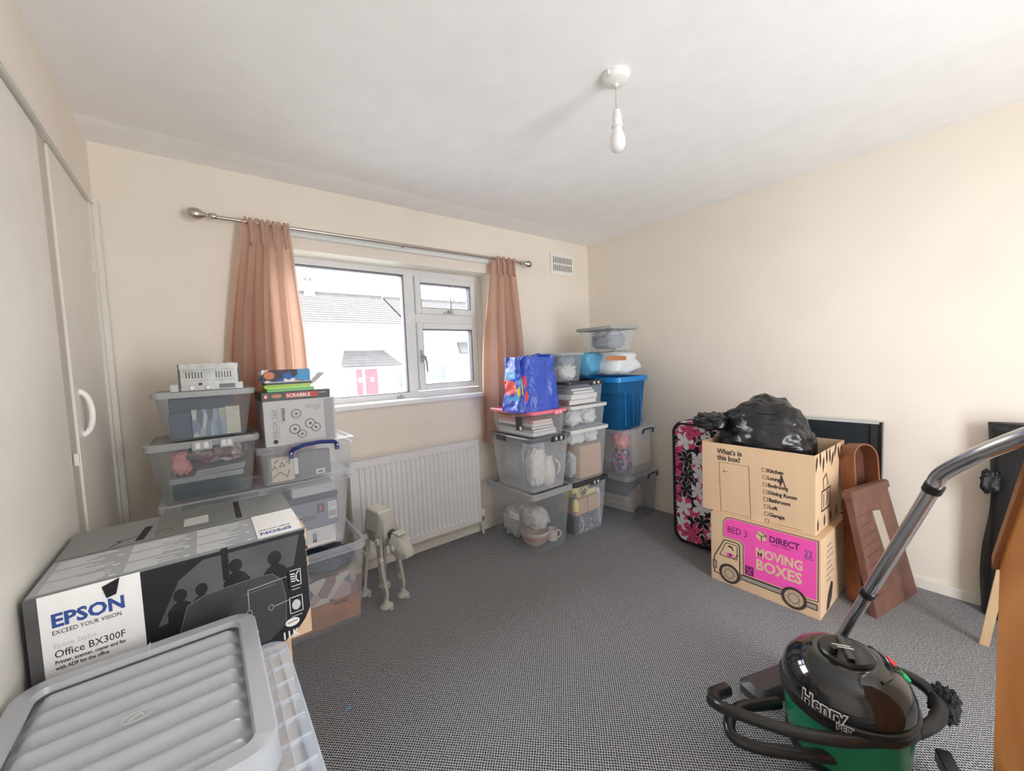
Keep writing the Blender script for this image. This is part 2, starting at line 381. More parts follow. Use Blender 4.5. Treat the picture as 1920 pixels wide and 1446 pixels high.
# reveal lining painted
rv = M(); rv.box(OX0 - .004, OX0 + .004, YW - .001, YW + .17, OZ0, OZ1); rv.box(OX1 - .004, OX1 + .004, YW - .001, YW + .17, OZ0, OZ1)
rv.box(OX0, OX1, YW - .001, YW + .17, OZ1 - .004, OZ1 + .002); struct(rv.build('trim_2', mat('reveal paint', (.84, .80, .70), .6)))
# skirting
def skirt(name, x0, x1, y0, y1): struct(M().box(x0, x1, y0, y1, 0, .055).build(name, GLOSSCREAM, bevel=.003))
skirt('baseboard_right', XR - .016, XR, YB, YW); skirt('baseboard_back', XL, XR, YW - .016, YW); skirt('baseboard_front', XL, .95, YB, YB + .016)
# cupboard doors and posts on the left wall
def lbox(y0, y1, z0, z1, x0, x1): return M().box(x0, x1, y0, y1, z0, z1)
struct(lbox(.92, 1.846, .06, 2.085, XL - .028, XL - .004).build('door_1', GLOSSCREAM, bevel=.002))
d2 = struct(lbox(1.958, 2.512, .06, 2.092, XL - .034, XL - .004).build('door_2', GLOSSCREAM, bevel=.002))
struct(lbox(1.868, 1.955, 0, 2.105, XL - .07, XL - .010).build('trim_3', mat('shade darkened post paint', (.56, .50, .43), .5), bevel=.002))  # post greyed and gap strip darkened, recess shade put into their colours
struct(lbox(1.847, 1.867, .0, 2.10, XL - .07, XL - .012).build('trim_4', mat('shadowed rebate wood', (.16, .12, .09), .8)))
struct(lbox(2.520, 2.560, 0, 2.105, XL - .07, XL + .004).build('trim_5', GLOSSCREAM, bevel=.002))
struct(lbox(2.562, 2.618, 0, 2.125, XL - .07, XL + .022).build('trim_6', GLOSSCREAM, bevel=.004))
struct(lbox(.92, 2.562, 2.095, 2.118, XL - .05, XL + .010).build('trim_7', GLOSSCREAM, bevel=.004))
hd = M(); pts = [Vector((XL - .012 + .034 * math.sin(PI * k / 14) ** .8, 2.035, 1.205 + .076 * math.cos(PI * k / 14))) for k in range(15)]
hd.tube(pts, [.009 if 1 < k < 13 else .012 for k in range(15)], 10); h = hd.build('door_handle', WHITEP, d2, smooth='all')
M().lathe([(.011, 0), (.013, .002), (.004, .003)], Matrix.Translation((XL - .012, 1.985, 1.062)) @ Matrix.Rotation(PI / 2, 4, 'Y')).build('latch_hole', mat('rusty latch hole', (.09, .04, .02), .9, var=.4, vscale=200), d2)
M().box(XL - .012, XL + .002, 2.500, 2.522, 1.785, 1.835).build('hinge', GLOSSCREAM, d2, bevel=.002)
M().box(XL - .006, XL + .006, 1.872, 1.885, 1.045, 1.085).build('latch_plate', GLOSSCREAM, d2, bevel=.002)

# window -----------------------------------------------------------
FY0, FY1 = 2.785, 2.845
win = M()
def rail(m, x0, x1, z0, z1, y0=FY0, y1=FY1): m.box(x0, x1, y0, y1, z0, z1)
rail(win, OX0, .43, OZ0, OZ1); rail(win, 1.805, OX1, OZ0, OZ1); rail(win, .43, 1.805, 1.985, OZ1); rail(win, .43, 1.805, OZ0, 1.128)
rail(win, 1.195, 1.272, 1.128, 1.985); rail(win, 1.272, 1.805, 1.640, 1.705)
wfo = struct(win.build('window_1', UPVC, bevel=.004))
def sash(x0, x1, z0, z1, wd):
    m = M(); y0, y1 = FY0 - .016, FY1 - .005
    m.box(x0, x0 + wd, y0, y1, z0, z1); m.box(x1 - wd, x1, y0, y1, z0, z1); m.box(x0 + wd, x1 - wd, y0, y1, z1 - wd, z1); m.box(x0 + wd, x1 - wd, y0, y1, z0, z0 + wd)
    o = m.build('sash', UPVC, wfo, bevel=.004); g = M(); gw = .007
    a, b, c, d = x0 + wd, x1 - wd, z0 + wd, z1 - wd
    g.box(a, a + gw, y0 + .01, y1, c, d); g.box(b - gw, b, y0 + .01, y1, c, d); g.box(a, b, y0 + .01, y1, d - gw, d); g.box(a, b, y0 + .01, y1, c, c + gw * .5)
    g.build('gasket', GASKET, o); return o, (a, b, c, d)
s1, g1 = sash(1.277, 1.797, 1.708, 1.982, .043)
s2, g2 = sash(1.277, 1.797, 1.134, 1.637, .043)
gk = M(); gk.box(.43, 1.195, FY0 + .006, FY1, 1.977, 1.985); gk.box(1.187, 1.195, FY0 + .006, FY1, 1.128, 1.985); gk.box(.43, 1.195, FY0 + .006, FY1, 1.128, 1.132)
gk.build('gasket', GASKET, wfo)
GLASS, nt, N, L, P = newmat('window glass')
tr = N.new('ShaderNodeBsdfTransparent'); gl = N.new('ShaderNodeBsdfGlossy'); gl.inputs['Roughness'].default_value = .02
mx = N.new('ShaderNodeMixShader'); fr = N.new('ShaderNodeFresnel'); fr.inputs[0].default_value = 1.3
L.new(fr.outputs[0], mx.inputs[0]); L.new(tr.outputs[0], mx.inputs[1]); L.new(gl.outputs[0], mx.inputs[2]); L.new(mx.outputs[0], N['Material Output'].inputs[0])
for a, b, c, d in ((.43, 1.195, 1.128, 1.985), g1, g2):
    M().box(a, b, 2.815, 2.821, c, d).build('glass_pane', GLASS, wfo)
# handles
hm = M(); hm.box(1.50, 1.585, 2.755, 2.770, 1.712, 1.722); hm.box(1.535, 1.560, 2.735, 2.769, 1.722, 1.742)
hm.tube([(1.547, 2.742, 1.735), (1.549, 2.735, 1.78), (1.549, 2.74, 1.85)], [.007, .007, .004], 8); hm.build('window_stay', METALG, s1, smooth=True)
hm = M(); hm.box(1.288, 1.306, 2.752, 2.770, 1.345, 1.435); hm.tube([(1.298, 2.748, 1.39), (1.308, 2.728, 1.388), (1.316, 2.724, 1.34), (1.320, 2.728, 1.27)], [.010, .010, .008, .006], 8)
hm.build('window_handle', METALG, s2, smooth=True)
hm = M(); hm.box(1.10, 1.145, 2.765, 2.785, 1.092, 1.106); hm.lathe([(.006, 0), (.008, .006), (.003, .012)], Matrix.Translation((1.122, 2.770, 1.106)), 10); hm.build('window_catch', METALG, wfo)
struct(M().box(OX0 - .03, OX1 + .0, 2.598, 2.785, 1.058, 1.088).build('trim_8', SILL, bevel=.004))

# exterior ---------------------------------------------------------
HW = mat('pale rendered wall', (.30, .30, .30), .9, bump=.1)
ROOF = mat('dark roof tile', (.030, .029, .029), .8, var=.25, vscale=3)
RDOOR = mat('red painted door', (.17, .020, .030), .5)
EWIN = mat('pale window reflection', (.050, .057, .062), .3)
EFR = mat('white house trim', (.22, .22, .22), .5)
GROUND = mat('pale paving outside', (.22, .22, .21), .9)
M().box(-40, 70, 3.5, 60, -3.3, -3.0).build('ground_outside', GROUND); struct(bpy.data.objects['ground_outside'])
HYY = 24
def house(x0, x1, label, dz=0):
    t = thing('house', label, 'house', ((x0 + x1) / 2, HYY, -3)); X = x1 - x0
    hx = X / 2
    m = M(); m.box(-hx, hx, 0, 8, 0, 6.8 + dz); m.build('wall', HW, t)
    # roof courses, each a stepped row of tiles
    rf = M(); n = 14
    for k in range(n):
        y0 = -.35 + k * 4.4 / n; z0 = 6.75 + dz + k * 2.4 / n
        rf.loft([[(x, y0, z0), (x, y0 + .40, z0 + .17), (x, y0 + .40, z0 + .24), (x, y0, z0 + .07)] for x in (-hx, hx)])
    rf.box(-hx, hx, 3.95, 4.25, 9.1 + dz, 9.32 + dz); rf.box(-hx, hx, 4.1, 8.3, 6.7 + dz, 9.1 + dz)
    stuff(rf.build('roof_tiles', ROOF, t))
    M().tube([(-hx, -.42, 6.72 + dz), (hx, -.42, 6.72 + dz)], .06, 8).build('gutter', EFR, t)
    return t
def ewindow(t, cx, z0, z1, wdt, panes=2):
    f = M().box(cx - wdt / 2, cx + wdt / 2, -.06, .02, z0, z1).build('window', EFR, t)
    for k in range(panes):
        a = cx - wdt / 2 + .07 + k * (wdt - .07) / panes
        M().box(a, a + (wdt - .07) / panes - .07, -.075, -.055, z0 + .08, z1 - .08).build('pane', EWIN, f)
def porch(t, x0, x1, z0=4.37, z1=5.3):
    rf = M(); n = 6
    for k in range(n):
        y0 = -1.5 + k * 1.5 / n; z = z0 + k * (z1 - z0) / n; ins = .10 * k
        rf.loft([[(x, y0, z), (x, y0 + .27, z + .13), (x, y0 + .27, z + .20), (x, y0, z + .06)] for x in (x0 + ins, x1 - ins)])
    p = stuff(rf.build('porch_roof_tiles', ROOF, t))
    M().box(x0 + .25, x1 - .25, -1.2, 0, 0, z0 + .02).build('porch_wall', HW, t)
hA = house(-6.5, 10.35, 'white rendered house with red front doors under a tiled porch')
cxA = (-6.5 + 10.35) / 2
ewindow(hA, 5.05 - cxA, 5.72, 6.38, 1.2); ewindow(hA, 8.6 - cxA, 5.77, 6.36, 1.15)
porch(hA, 5.95 - cxA, 9.3 - cxA)
for a, b in ((6.72, 7.02), (7.22, 7.88)):
    d = M().box(a - cxA, b - cxA, -1.27, -1.19, 2.3, 4.22).build('front_door', RDOOR, hA)
    M().box((a + b) / 2 - cxA - .09, (a + b) / 2 - cxA + .09, -1.29, -1.26, 3.5, 3.75).build('door_light', EFR, d)
M().tube([(6.15 - cxA, -1.3, 0), (6.15 - cxA, -1.3, 4.3)], .04, 6).build('drainpipe', EWIN, hA)
ewindow(hA, 9.75 - cxA, 2.9, 4.0, .35, 1)
ch = M().box(5.35 - cxA, 5.95 - cxA, 3.7, 4.5, 8.9, 9.9).build('chimney', HW, hA)
for k in (0, 1): M().lathe([(.12, 9.9), (.10, 10.15)], Matrix.Translation((5.5 - cxA + .3 * k, 4.1, 0)), 10).build('chimney_pot', ROOF, ch)
hB = house(10.5, 27, 'white rendered house seen through the right hand panes', -.02)
cxB = (10.5 + 27) / 2
ewindow(hB, 12.4 - cxB, 5.86, 6.45, 1.3); ewindow(hB, 12.3 - cxB, 3.25, 4.3, 1.3); porch(hB, 13.4 - cxB, 17.5 - cxB, 4.95, 5.75)
stuff

# ================================================================== FIXTURES
# curtain pole
pole = thing('curtain_pole', 'thin brushed steel curtain pole above the window', 'curtain pole', (1.1, 2.54, 2.12))
M().tube([(-1.02, 0, -.002), (1.03, 0, .006)], .0095, 12).build('pole', NICKEL, pole, smooth=True)
for sx, x in ((-1, -1.02), (1, 1.03)):
    T = Matrix.Translation((x, 0, 0)) @ Matrix.Rotation(sx * PI / 2, 4, 'Y')
    M().lathe([(.013, -.03), (.015, -.028), (.015, 0), (.009, .004), (.007, .012), (.013, .016), (.014, .022), (.024, .036), (.0295, .052), (.028, .068), (.020, .082), (.006, .089)], T, 20).build('finial', NICKEL, pole, smooth='all')
for x in (-.86, .02, .95):
    m = M().tube([(x, .078, 0), (x, 0.0, 0)], .007, 8); m.lathe([(.02, 0), (.02, .006)], Matrix.Translation((x, .079, 0)) @ Matrix.Rotation(PI / 2, 4, 'X'), 14); m.build('bracket', NICKEL, pole, smooth=True)
# track behind the pole
m = M().box(.30, 1.90, 2.592, 2.62, 2.096, 2.134); m.box(.30, 1.90, 2.586, 2.60, 2.128, 2.137); m.box(.30, 1.90, 2.586, 2.596, 2.094, 2.099)
tag(m.build('curtain_track', UPVC, bevel=.001), 'white curtain track strip on the wall behind the curtain pole', 'curtain track')

def curtain(label, xt, xb, ztop, zbot, npl, seed):
    """xt(l,r) top edges, xb(l,r) bottom edges; folds run down"""
    t = thing('curtain', label, 'curtain', ((xt[0] + xt[1]) / 2, 2.535, ztop))
    m = M(); NU, NV = 120, 60; random.seed(seed); ph = [random.uniform(-.5, .5) for _ in range(8)]
    for j in range(NV + 1):
        v = j / NV; z = -(ztop - zbot) * v; hv = min(1, v * (ztop - zbot) / .09)
        fl = v ** .75 if v < 1 else 1; fl = fl * (1.25 - .25 * fl)
        l = xt[0] + (xb[0] - xt[0]) * min(1, fl); r = xt[1] + (xb[1] - xt[1]) * min(1, fl)
        for i in range(NU + 1):
            u = i / NU; a = 2 * PI * npl * u
            pin = math.exp(-((z + .075) / .035) ** 2)
            amp = .016 + .036 * min(1, v * 2.2)
            fold = math.sin(a + ph[0] + .5 * math.sin(3 * v + ph[1])) + .45 * math.sin(a * .5 + ph[2] + v) + .18 * math.sin(2 * a + ph[3] * 6)
            y = amp * fold * (1 - .55 * pin) - .012 * (1 - hv)
            y = max(-.075, min(.072, y))
            x = l + (r - l) * u + .35 * (r - l) / npl * math.sin(2 * a + ph[4]) * .25 * (1 - .6 * v) + .004 * math.sin(9 * v + 4 * u)
            m.v.append((x - (xt[0] + xt[1]) / 2, y, z + .012 * math.sin(a + 1) * (1 - hv)))
    for j in range(NV):
        for i in range(NU):
            q = j * (NU + 1) + i; m.f.append([q, q + 1, q + NU + 2, q + NU + 1]); m.m.append(0)
    m.build('cloth', CURT, t, smooth='all')
    for k in range(npl):
        x = xt[0] + (xt[1] - xt[0]) * (k + .5) / npl - (xt[0] + xt[1]) / 2
        mm = M(); mm.loft([[(x + wx * math.cos(q * PI / 4), -.030 + .010 * math.sin(q * PI / 4), zz) for q in range(8)] for wx, zz in ((.008, .0), (.011, -.02), (.007, -.075), (.0105, -.10), (.004, -.14))])
        mm.build('pinch_pleat', CURT, t, smooth='all')
    return t
curtain('rose brown satin curtain hanging at the left of the window', (.225, .435), (.050, .505), 2.13, .70, 4, 3)
curtain('rose brown satin curtain hanging at the right of the window', (1.825, 2.035), (1.68, 2.10), 2.135, .70, 4, 11)

# wall vent
vt = thing('wall_vent', 'small cream louvred air vent high on the wall near the corner', 'vent', (2.652, 2.62, 2.182))
m = M(); m.box(-.145, .145, -.012, 0, -.096, .096); m.build('frame', WHITEP, vt, bevel=.004)
M().box(-.120, .120, -.016, -.011, -.072, .072).build('grille', WHITEP, vt, bevel=.002)
sl = M()
for r in (-.034, .034):
    for k in range(11): sl.box(-.110 + k * .022 - .0045, -.110 + k * .022 + .0045, -.0175, -.0155, r - .027, r + .027)
sl.build('slot', mat('vent slot shadow', (.16, .13, .10), .9), vt)

# radiator
rd = thing('radiator', 'white ribbed panel radiator below the window', 'radiator', (1.137, 2.56, .117))
W2, HH = .465, .621
m = M(); ribs = 26; segs = []
outer = []
for k in range(ribs):
    x0 = -W2 + .02 + k * (2 * W2 - .04) / ribs; pw = (2 * W2 - .04) / ribs
    segs += [(x0, 0), (x0 + pw * .30, 0), (x0 + pw * .42, .007), (x0 + pw * .82, .007), (x0 + pw * .94, 0)]
segs = [(-W2, 0)] + segs + [(W2, 0)]
zs = [(.0, 0), (.035, 0), (.052, 1), (HH - .055, 1), (HH - .038, 0), (HH, 0)]
for z, f in zs:
    for x, d in segs: m.v.append((x, -.032 + d * f, z))
n = len(segs)
for j in range(len(zs) - 1):
    for i in range(n - 1): m.f.append([j * n + i, j * n + i + 1, (j + 1) * n + i + 1, (j + 1) * n + i]); m.m.append(0)
m.build('front_panel', RADW, rd)
m = M(); m.box(-W2, W2, -.0318 + .0075, .03, 0, HH - .004); m.build('body', RADW, rd)
m = M(); m.box(-W2 - .004, W2 + .004, -.033, -.024, HH, HH + .006); m.box(-W2 - .004, W2 + .004, .024, .033, HH, HH + .006)
m.box(-W2 - .006, -W2, -.033, .033, 0, HH + .006); m.box(W2, W2 + .006, -.033, .033, 0, HH + .006); m.box(-W2 - .003, W2 + .003, -.033, -.028, -.004, 0.002)
m.build('casing', RADW, rd)
g = M()
for k in range(78): x = -W2 + .012 + k * (2 * W2 - .024) / 77; g.box(x - .0028, x + .0028, -.024, .024, HH - .001, HH + .004)
stuff(g.build('top_grille', RADW, rd))
vm = M(); vm.lathe([(.016, .0), (.018, .004), (.020, .05), (.017, .055)], Matrix.Translation((W2 + .035, 0, .02)), 16); vm.build('valve_cap', WHITEP, rd, smooth=True)
vm = M(); vm.tube([(W2 + .035, 0, -.02), (W2 + .035, 0, .02)], .011, 12); vm.tube([(W2 + .035, 0, 0), (W2, 0, 0)], .008, 10); vm.build('valve_body', CHROME, rd, smooth=True)
M().tube([(W2 + .035, 0, -.117), (W2 + .035, 0, -.02)], .0085, 10).build('pipe', WHITEP, rd, smooth=True)

# ceiling pendant
pl = thing('pendant_lamp', 'white ceiling rose with short flex and bare opal bulb', 'lamp', (1.325, .985, H))
M().lathe([(.050, 0), (.050, -.010), (.047, -.013), (.044, -.026), (.030, -.033), (.010, -.036), (.006, -.044)], None, 32).build('ceiling_rose', WHITEP, pl, smooth=True)
m = M().box(-.006, .006, -.004, .004, -.020, -.006, Matrix.Translation((-.050, -.005, 0))); m.build('grip_tab', WHITEP, pl)
M().tube([(0, 0, -.036), (0, 0, -.132)], .0030, 8).build('flex', mat('cream flex', (.55, .50, .42), .6), pl)
M().lathe([(.008, -.128), (.013, -.132), (.016, -.150), (.0165, -.152), (.019, -.158), (.019, -.162), (.0165, -.164), (.018, -.183), (.022, -.186), (.022, -.192), (.017, -.194)], None, 20).build('lamp_holder', WHITEP, pl, smooth=True)
M().lathe([(.0165, -.190), (.0175, -.205), (.022, -.215), (.028, -.232), (.0305, -.250), (.028, -.268), (.020, -.280), (.006, -.286)], None, 24).build('bulb', BULB, pl, smooth='all')

# ================================================================== CRATES
def crate(name, label, x0, x1, y0, y1, z0, z1, body=CLEAR, rim=None, lid=None, taper=.045, lidh=.03, clips=(), clipm=None, r=.035, group=None, ribs=False):
    """x0..y1 outer size at the rim or lid, z1 its top"""
    t = thing(name, label, 'storage box', ((x0 + x1) / 2, (y0 + y1) / 2, z0), group=group)
    a, b, h = (x1 - x0) / 2, (y1 - y0) / 2, z1 - z0
    rt = h - (lidh if lid else .012)
    ti = .014
    m = M(); m.rloft([(-a + taper, a - taper, -b + taper, b - taper, r, .001), (-a + taper - .003, a - taper + .003, -b + taper - .003, b - taper + .003, r, .008),
                      (-a + ti, a - ti, -b + ti, b - ti, r, rt)], True, False, 0, 6)
    m.build('body', body, t, smooth=True)
    rm = rim or body
    m = M(); rh = .026; o1, i1 = (.0 if not lid else .006), .018
    m.rloft([(-a + ti - .001, a - ti + .001, -b + ti - .001, b - ti + .001, r, rt - rh), (-a + o1, a - o1, -b + o1, b - o1, r, rt - rh), (-a + o1, a - o1, -b + o1, b - o1, r, rt - .001 if lid else rt + .010),
             (-a + .006, a - .006, -b + .006, b - .006, r, rt + (.0 if lid else .012)), (-a + i1, a - i1, -b + i1, b - i1, r, rt + (0 if lid else .010)), (-a + i1, a - i1, -b + i1, b - i1, r, rt - .01)], False, False, 0, 6)
    if not lid: m.build('rim', rm, t, smooth=True)
    if lid:
        m = M()
        m.rloft([(-a + .012, a - .012, -b + .012, b - .012, r, h - lidh), (-a + .002, a - .002, -b + .002, b - .002, r, h - lidh), (-a, a, -b, b, r, h - lidh * .5), (-a, a, -b, b, r, h - .003), (-a + .003, a - .003, -b + .003, b - .003, r, h),
                 (-a + .020, a - .020, -b + .020, b - .020, r * .8, h), (-a + .024, a - .024, -b + .024, b - .024, r * .8, h - .008)], False, True, 0, 6)
        lo = m.build('lid', lid, t, smooth=True)
        if ribs:
            for k in range(1, 7):
                y = -b + .03 + k * (2 * b - .06) / 7; M().box(-a + .03, a - .03, y - .003, y + .003, h - .008, h - .003).build('lid_rib', lid, lo)
    for (side, u, wdt) in clips:
        m = M()
        if side == 'f': m.box(u - wdt / 2, u + wdt / 2, -b - .008, -b + .010, h - lidh - .012, h - .002)
        if side == 'l': m.box(-a - .008, -a + .010, u - wdt / 2, u + wdt / 2, h - lidh - .012, h - .002)
        m.build('clip', clipm or lid or rm, t, bevel=.003)
        if side == 'f':
            for q in (-.2, .2): M().box(u + q * wdt - .008, u + q * wdt + .008, -b - .0105, -b - .006, h - lidh - .004, h - .008).build('clip_window', WHITELID, t)
    return t
def wbox(name, label, cat, x0, x1, y0, y1, z0, z1, mt, bevel=.003, rz=0, tilt=(0, 0), group=None):
    o = M().box(-(x1 - x0) / 2, (x1 - x0) / 2, -(y1 - y0) / 2, (y1 - y0) / 2, 0, z1 - z0).build(name, mt, None, bevel=bevel)
    o.location = ((x0 + x1) / 2, (y0 + y1) / 2, z0); o.rotation_euler = (tilt[0], tilt[1], rz); return tag(o, label, cat, group)
def bundle(name, label, cat, c, s, mt, amp=.25, seed=0, fr=2.2, group=None, sq=.6, smooth='all'):
    """crumpled soft package: superellipsoid pushed by noise"""
    m = M(); nu, nv = 40, 24; rings = []
    for j in range(nv + 1):
        ph = -PI / 2 + PI * j / nv; ring = []
        for i in range(nu):
            th = 2 * PI * i / nu
            f = lambda q, e: math.copysign(abs(q) ** e, q)
            d = Vector((f(math.cos(ph), sq) * f(math.cos(th), sq), f(math.cos(ph), sq) * f(math.sin(th), sq), f(math.sin(ph), sq)))
            k = 1 + amp * (noise.noise(d * fr + Vector((seed * 7.1, seed * 3.3, seed))) + .5 * noise.noise(d * fr * 2.7 + Vector((seed, seed * 5.1, 2))) + .25 * noise.noise(d * fr * 6 + Vector((seed, 1, seed))))
            ring.append((d.x * s[0] * k, d.y * s[1] * k, s[2] + d.z * s[2] * k))
        rings.append(ring)
    m.loft(rings, True, True); o = m.build(name, mt, None, smooth=smooth)
    zmin = min(v.co.z for v in o.data.vertices)
    for v in o.data.vertices: v.co.z -= zmin
    o.location = (c[0], c[1], c[2]); return tag(o, label, cat, group)
def book(label, x0, x1, y0, y1, z0, z1, cover, group=None, name='book', cat='book', rz=0):
    t = thing(name, label, cat, ((x0 + x1) / 2, (y0 + y1) / 2, z0), rz, group); a, b, h = (x1 - x0) / 2, (y1 - y0) / 2, z1 - z0; c = min(.0025, h * .18)
    m = M(); m.box(-a, a, -b, b, 0, c); m.box(-a, a, -b, b, h - c, h); m.box(-a, -a + c, -b, b, c, h - c); m.build('cover', cover, t)
    M().box(-a + c, a - .004, -b + .004, b - .004, c, h - c).build('pages', WHITE, t); return t

# ---- stack A: right of the radiator ---------------------------------
crate('storage_crate', 'clear crate with grey rim standing on carpet beside the radiator, bottom of its stack', 1.648, 2.045, 1.965, 2.52, 0, .430, CLEARG, GREYLID, None, taper=.048)
A1 = bpy.data.objects['storage_crate']
f = frame((-.185, -.06, .24), (0, -1, 0), (0, 0, 1)); flat(A1, 'paper_label', WHITE, rect(-.055, .055, -.022, .022), f, .003, .0015); strokes([[(-.045, .004), (.005, .004)], [(-.045, -.008), (.0, -.008)], [(.03, -.008), (.042, -.008)]], .004, .0052, T=f).build('printed_line', GREYINK, A1)
def mug(label, loc, r, h, mt, ang, cat='mug'):
    t = thing('mug', label, cat, loc)
    M().lathe([(r * .8, 0), (r, .006), (r, h * .9), (r * 1.02, h), (r * .93, h), (r * .9, h * .3)], None, 28).build('cup', mt, t, smooth=True)
    P_ = [Vector((math.cos(ang), math.sin(ang), 0)) * (r + .028 * math.sin(PI * k / 10)) + Vector((0, 0, h * .5 + h * .32 * math.cos(PI * k / 10))) for k in range(11)]
    M().tube(P_, .006, 8).build('handle', mt, t, smooth=True); return t
bw = thing('bowl', 'cream bowl with a pink band packed inside the lowest crate by the radiator', 'bowl', (1.805, 2.135, .006))
M().lathe([(.05, 0), (.055, .006), (.085, .03), (.102, .075), (.106, .11), (.103, .111), (.098, .076), (.05, .02)], None, 32).build('bowl_body', CERAM, bw, smooth=True)
M().lathe([(.0935, .048), (.1038, .078), (.105, .082), (.105, .09)], None, 32, caps=False).build('band', CERPINK, bw, smooth=True)
bundle('tissue_wrap', 'crumpled white tissue piled in the cream bowl', 'wrapping', (1.805, 2.13, .125), (.085, .085, .065), TISSUE, .25, 4)
mug('patterned cream mug beside the bowl in the lowest crate', (1.935, 2.10, .006), .040, .085, CERAM, -.5)
bundle('wrapped_bundle', 'greyish tissue wrapped bundle at the back of the crate holding the bowl', 'wrapping', (1.805, 2.34, .006), (.078, .10, .10), TISSUE, .28, 9)
t = crate('storage_crate', 'clear crate with a black and silver clip lid, full of bubble wrap and a jug', 1.648, 2.035, 1.958, 2.455, .432, .806, CLEARW, GREYLID, SLIVER, taper=.045, lidh=.028, clips=(('f', .05, .12), ('l', .08, .10)), clipm=DGREYLID)
jg = thing('jug', 'beige jug with a loop handle inside the black lidded crate', 'jug', (1.895, 2.085, .438))
M().lathe([(.042, 0), (.05, .01), (.06, .06), (.055, .13), (.042, .18), (.046, .21), (.042, .21), (.038, .18)], None, 28).build('jug_body', CERAM, jg, smooth=True)
M().tube([(.052, -.03, .17), (.075, -.045, .15), (.08, -.05, .11), (.062, -.04, .07)], .007, 8).build('handle', CERAM, jg, smooth=True)
bundle('bubble_wrap', 'roll of shiny bubble wrap at the near corner of the black lidded crate', 'wrapping', (1.785, 2.075, .438), (.068, .050, .13), TISSUE, .2, 12)
bundle('wrapped_bundle', 'white bubble wrapped bundle at the left of the black lidded crate', 'wrapping', (1.80, 2.28, .438), (.070, .12, .12), FILM, .25, 15)
wbox('foam_sheet', 'pale blue foam sheet standing behind the bubble wrap', 'packing foam', 1.72, 1.92, 2.13, 2.145, .445, .765, mat('pale blue foam', (.58, .66, .76), .6))
t = crate('storage_box', 'shallow clear box with a pink lid holding folders, under the blue bag', 1.665, 2.005, 1.955, 2.455, .808, .985, CLEAR, PINKLID, PINKLID, taper=.030, lidh=.022, clips=(('f', .06, .08),))
f = frame((-.151, -.09, .085), (0, -1, .0), (0, 0, 1)); flat(t, 'black_label', INK, rect(-.034, .034, -.045, .05), f, .004, .001); flat(t, 'label_panel', WHITE, rect(.008, .030, -.040, -.015), f, .0055, .001)
z = .812
for k, (cm, hh, lb) in enumerate(((WHITE, .022, 'white folder at the bottom of the pink lidded box'), (PALE, .02, 'grey folder second from bottom in the pink lidded box'), (DKGREY, .02, 'dark folder in the middle of the pink lidded box'), (WHITE, .018, 'white folder above the dark one in the pink lidded box'), (PINKT, .022, 'pink folder on top inside the pink lidded box'))):
    book(lb, 1.715, 1.94 - .01 * k, 2.015, 2.40, z, z + hh, cm, 'folders in the pink lidded box', 'folder', 'folder', rz=.03 * math.sin(k * 2.2)); z += hh + .001
book('orange notebook lying at the left on the pink folder', 1.73, 1.88, 2.25, 2.45, z, z + .014, ORANGE, name='notebook', cat='notebook')

# blue carrier bag
bag = thing('carrier_bag', 'crumpled blue carrier bag with red and yellow prints on the pink lid', 'bag', (1.80, 2.12, .978))
def bag_shell():
    m = M(); NU, NV = 170, 70; sx, sy = .185, .125
    for j in range(NV + 1):
        v = j / NV
        for i in range(NU):
            th = 2 * PI * i / NU + .0
            c, s_ = math.cos(th), math.sin(th); f = lambda q: math.copysign(abs(q) ** .42, q)
            k = 1 - .16 * v
            x, y = f(c) * sx * k, f(s_) * sy * k
            top = .375 + .018 * math.sin(th * 2 + .6) - .055 * max(0, math.exp(-((th - 3.95) / .16) ** 2)) - .02 * math.exp(-((th - 3.4) / .5) ** 2)
            p = Vector((x, y, v * 2)); w_ = noise.noise(Vector((x * 14, y * 14, v * 2.2)) + Vector((3, 1, 0))) * .020 + noise.noise(Vector((x * 34 + v * 5, y * 34, v * 7))) * .008 + noise.noise(Vector((x * 70, y * 70 + v * 8, v * 22))) * .003
            if v > .5: x += -.018 * math.exp(-((th - 4.0) / .25) ** 2) * 0; y += .10 * (v - .5) * math.exp(-((th - 4.0) / .2) ** 2)
            nrm = Vector((c, s_, 0)); m.v.append((x + nrm.x * w_, y + nrm.y * w_, v * top + .003))
    def mi(i, j):
        u = i / NU; v = j / NV
        def el(cu, cv, ru, rv_, rot=0):
            a, b = u - cu, (v - cv); a, b = a * math.cos(rot) * 1 - b * .12 * math.sin(rot), b + a * 8 * math.sin(rot) * .3
            return (a / ru) ** 2 + (b / rv_) ** 2 < 1 + .5 * noise.noise(Vector((u * 60, v * 18, 0)))
        if el(.475, .44, .042, .15, .5): return 1
        if el(.555, .36, .024, .09): return 2
        if abs(u - .612) < .007 and .34 < v < .66: return 2
        if el(.665, .28, .024, .10): return 1
        if el(.655, .55, .016, .13, -.5): return 1
        if el(.48, .66, .05, .08): return 3
        if el(.57, .50, .03, .10): return 3
        if el(.53, .24, .04, .05): return 3
        n_ = noise.noise(Vector((u * 60, v * 9, 4)))
        
        return 0
    for j in range(NV):
        for i in range(NU):
            a = j * NU + i; b = j * NU + (i + 1) % NU; m.f.append([a, b, b + NU, a + NU]); m.m.append(mi(i, j))
    m.f.append(list(reversed(range(NU)))); m.m.append(0)
    return m
bo = bag_shell().build('bag_body', [BAGBLUE, REDPR, YELP, LBLUE, BAGLIGHT], bag, smooth='all')
sd = bo.modifiers.new('s', 'SOLIDIFY'); sd.thickness = .0012
m = M(); m.rloft([(-.13, .13, -.08, .08, .03, .01), (-.12, .12, -.075, .075, .03, .24)]); m.build('bag_contents', BAGBLUE, bag)

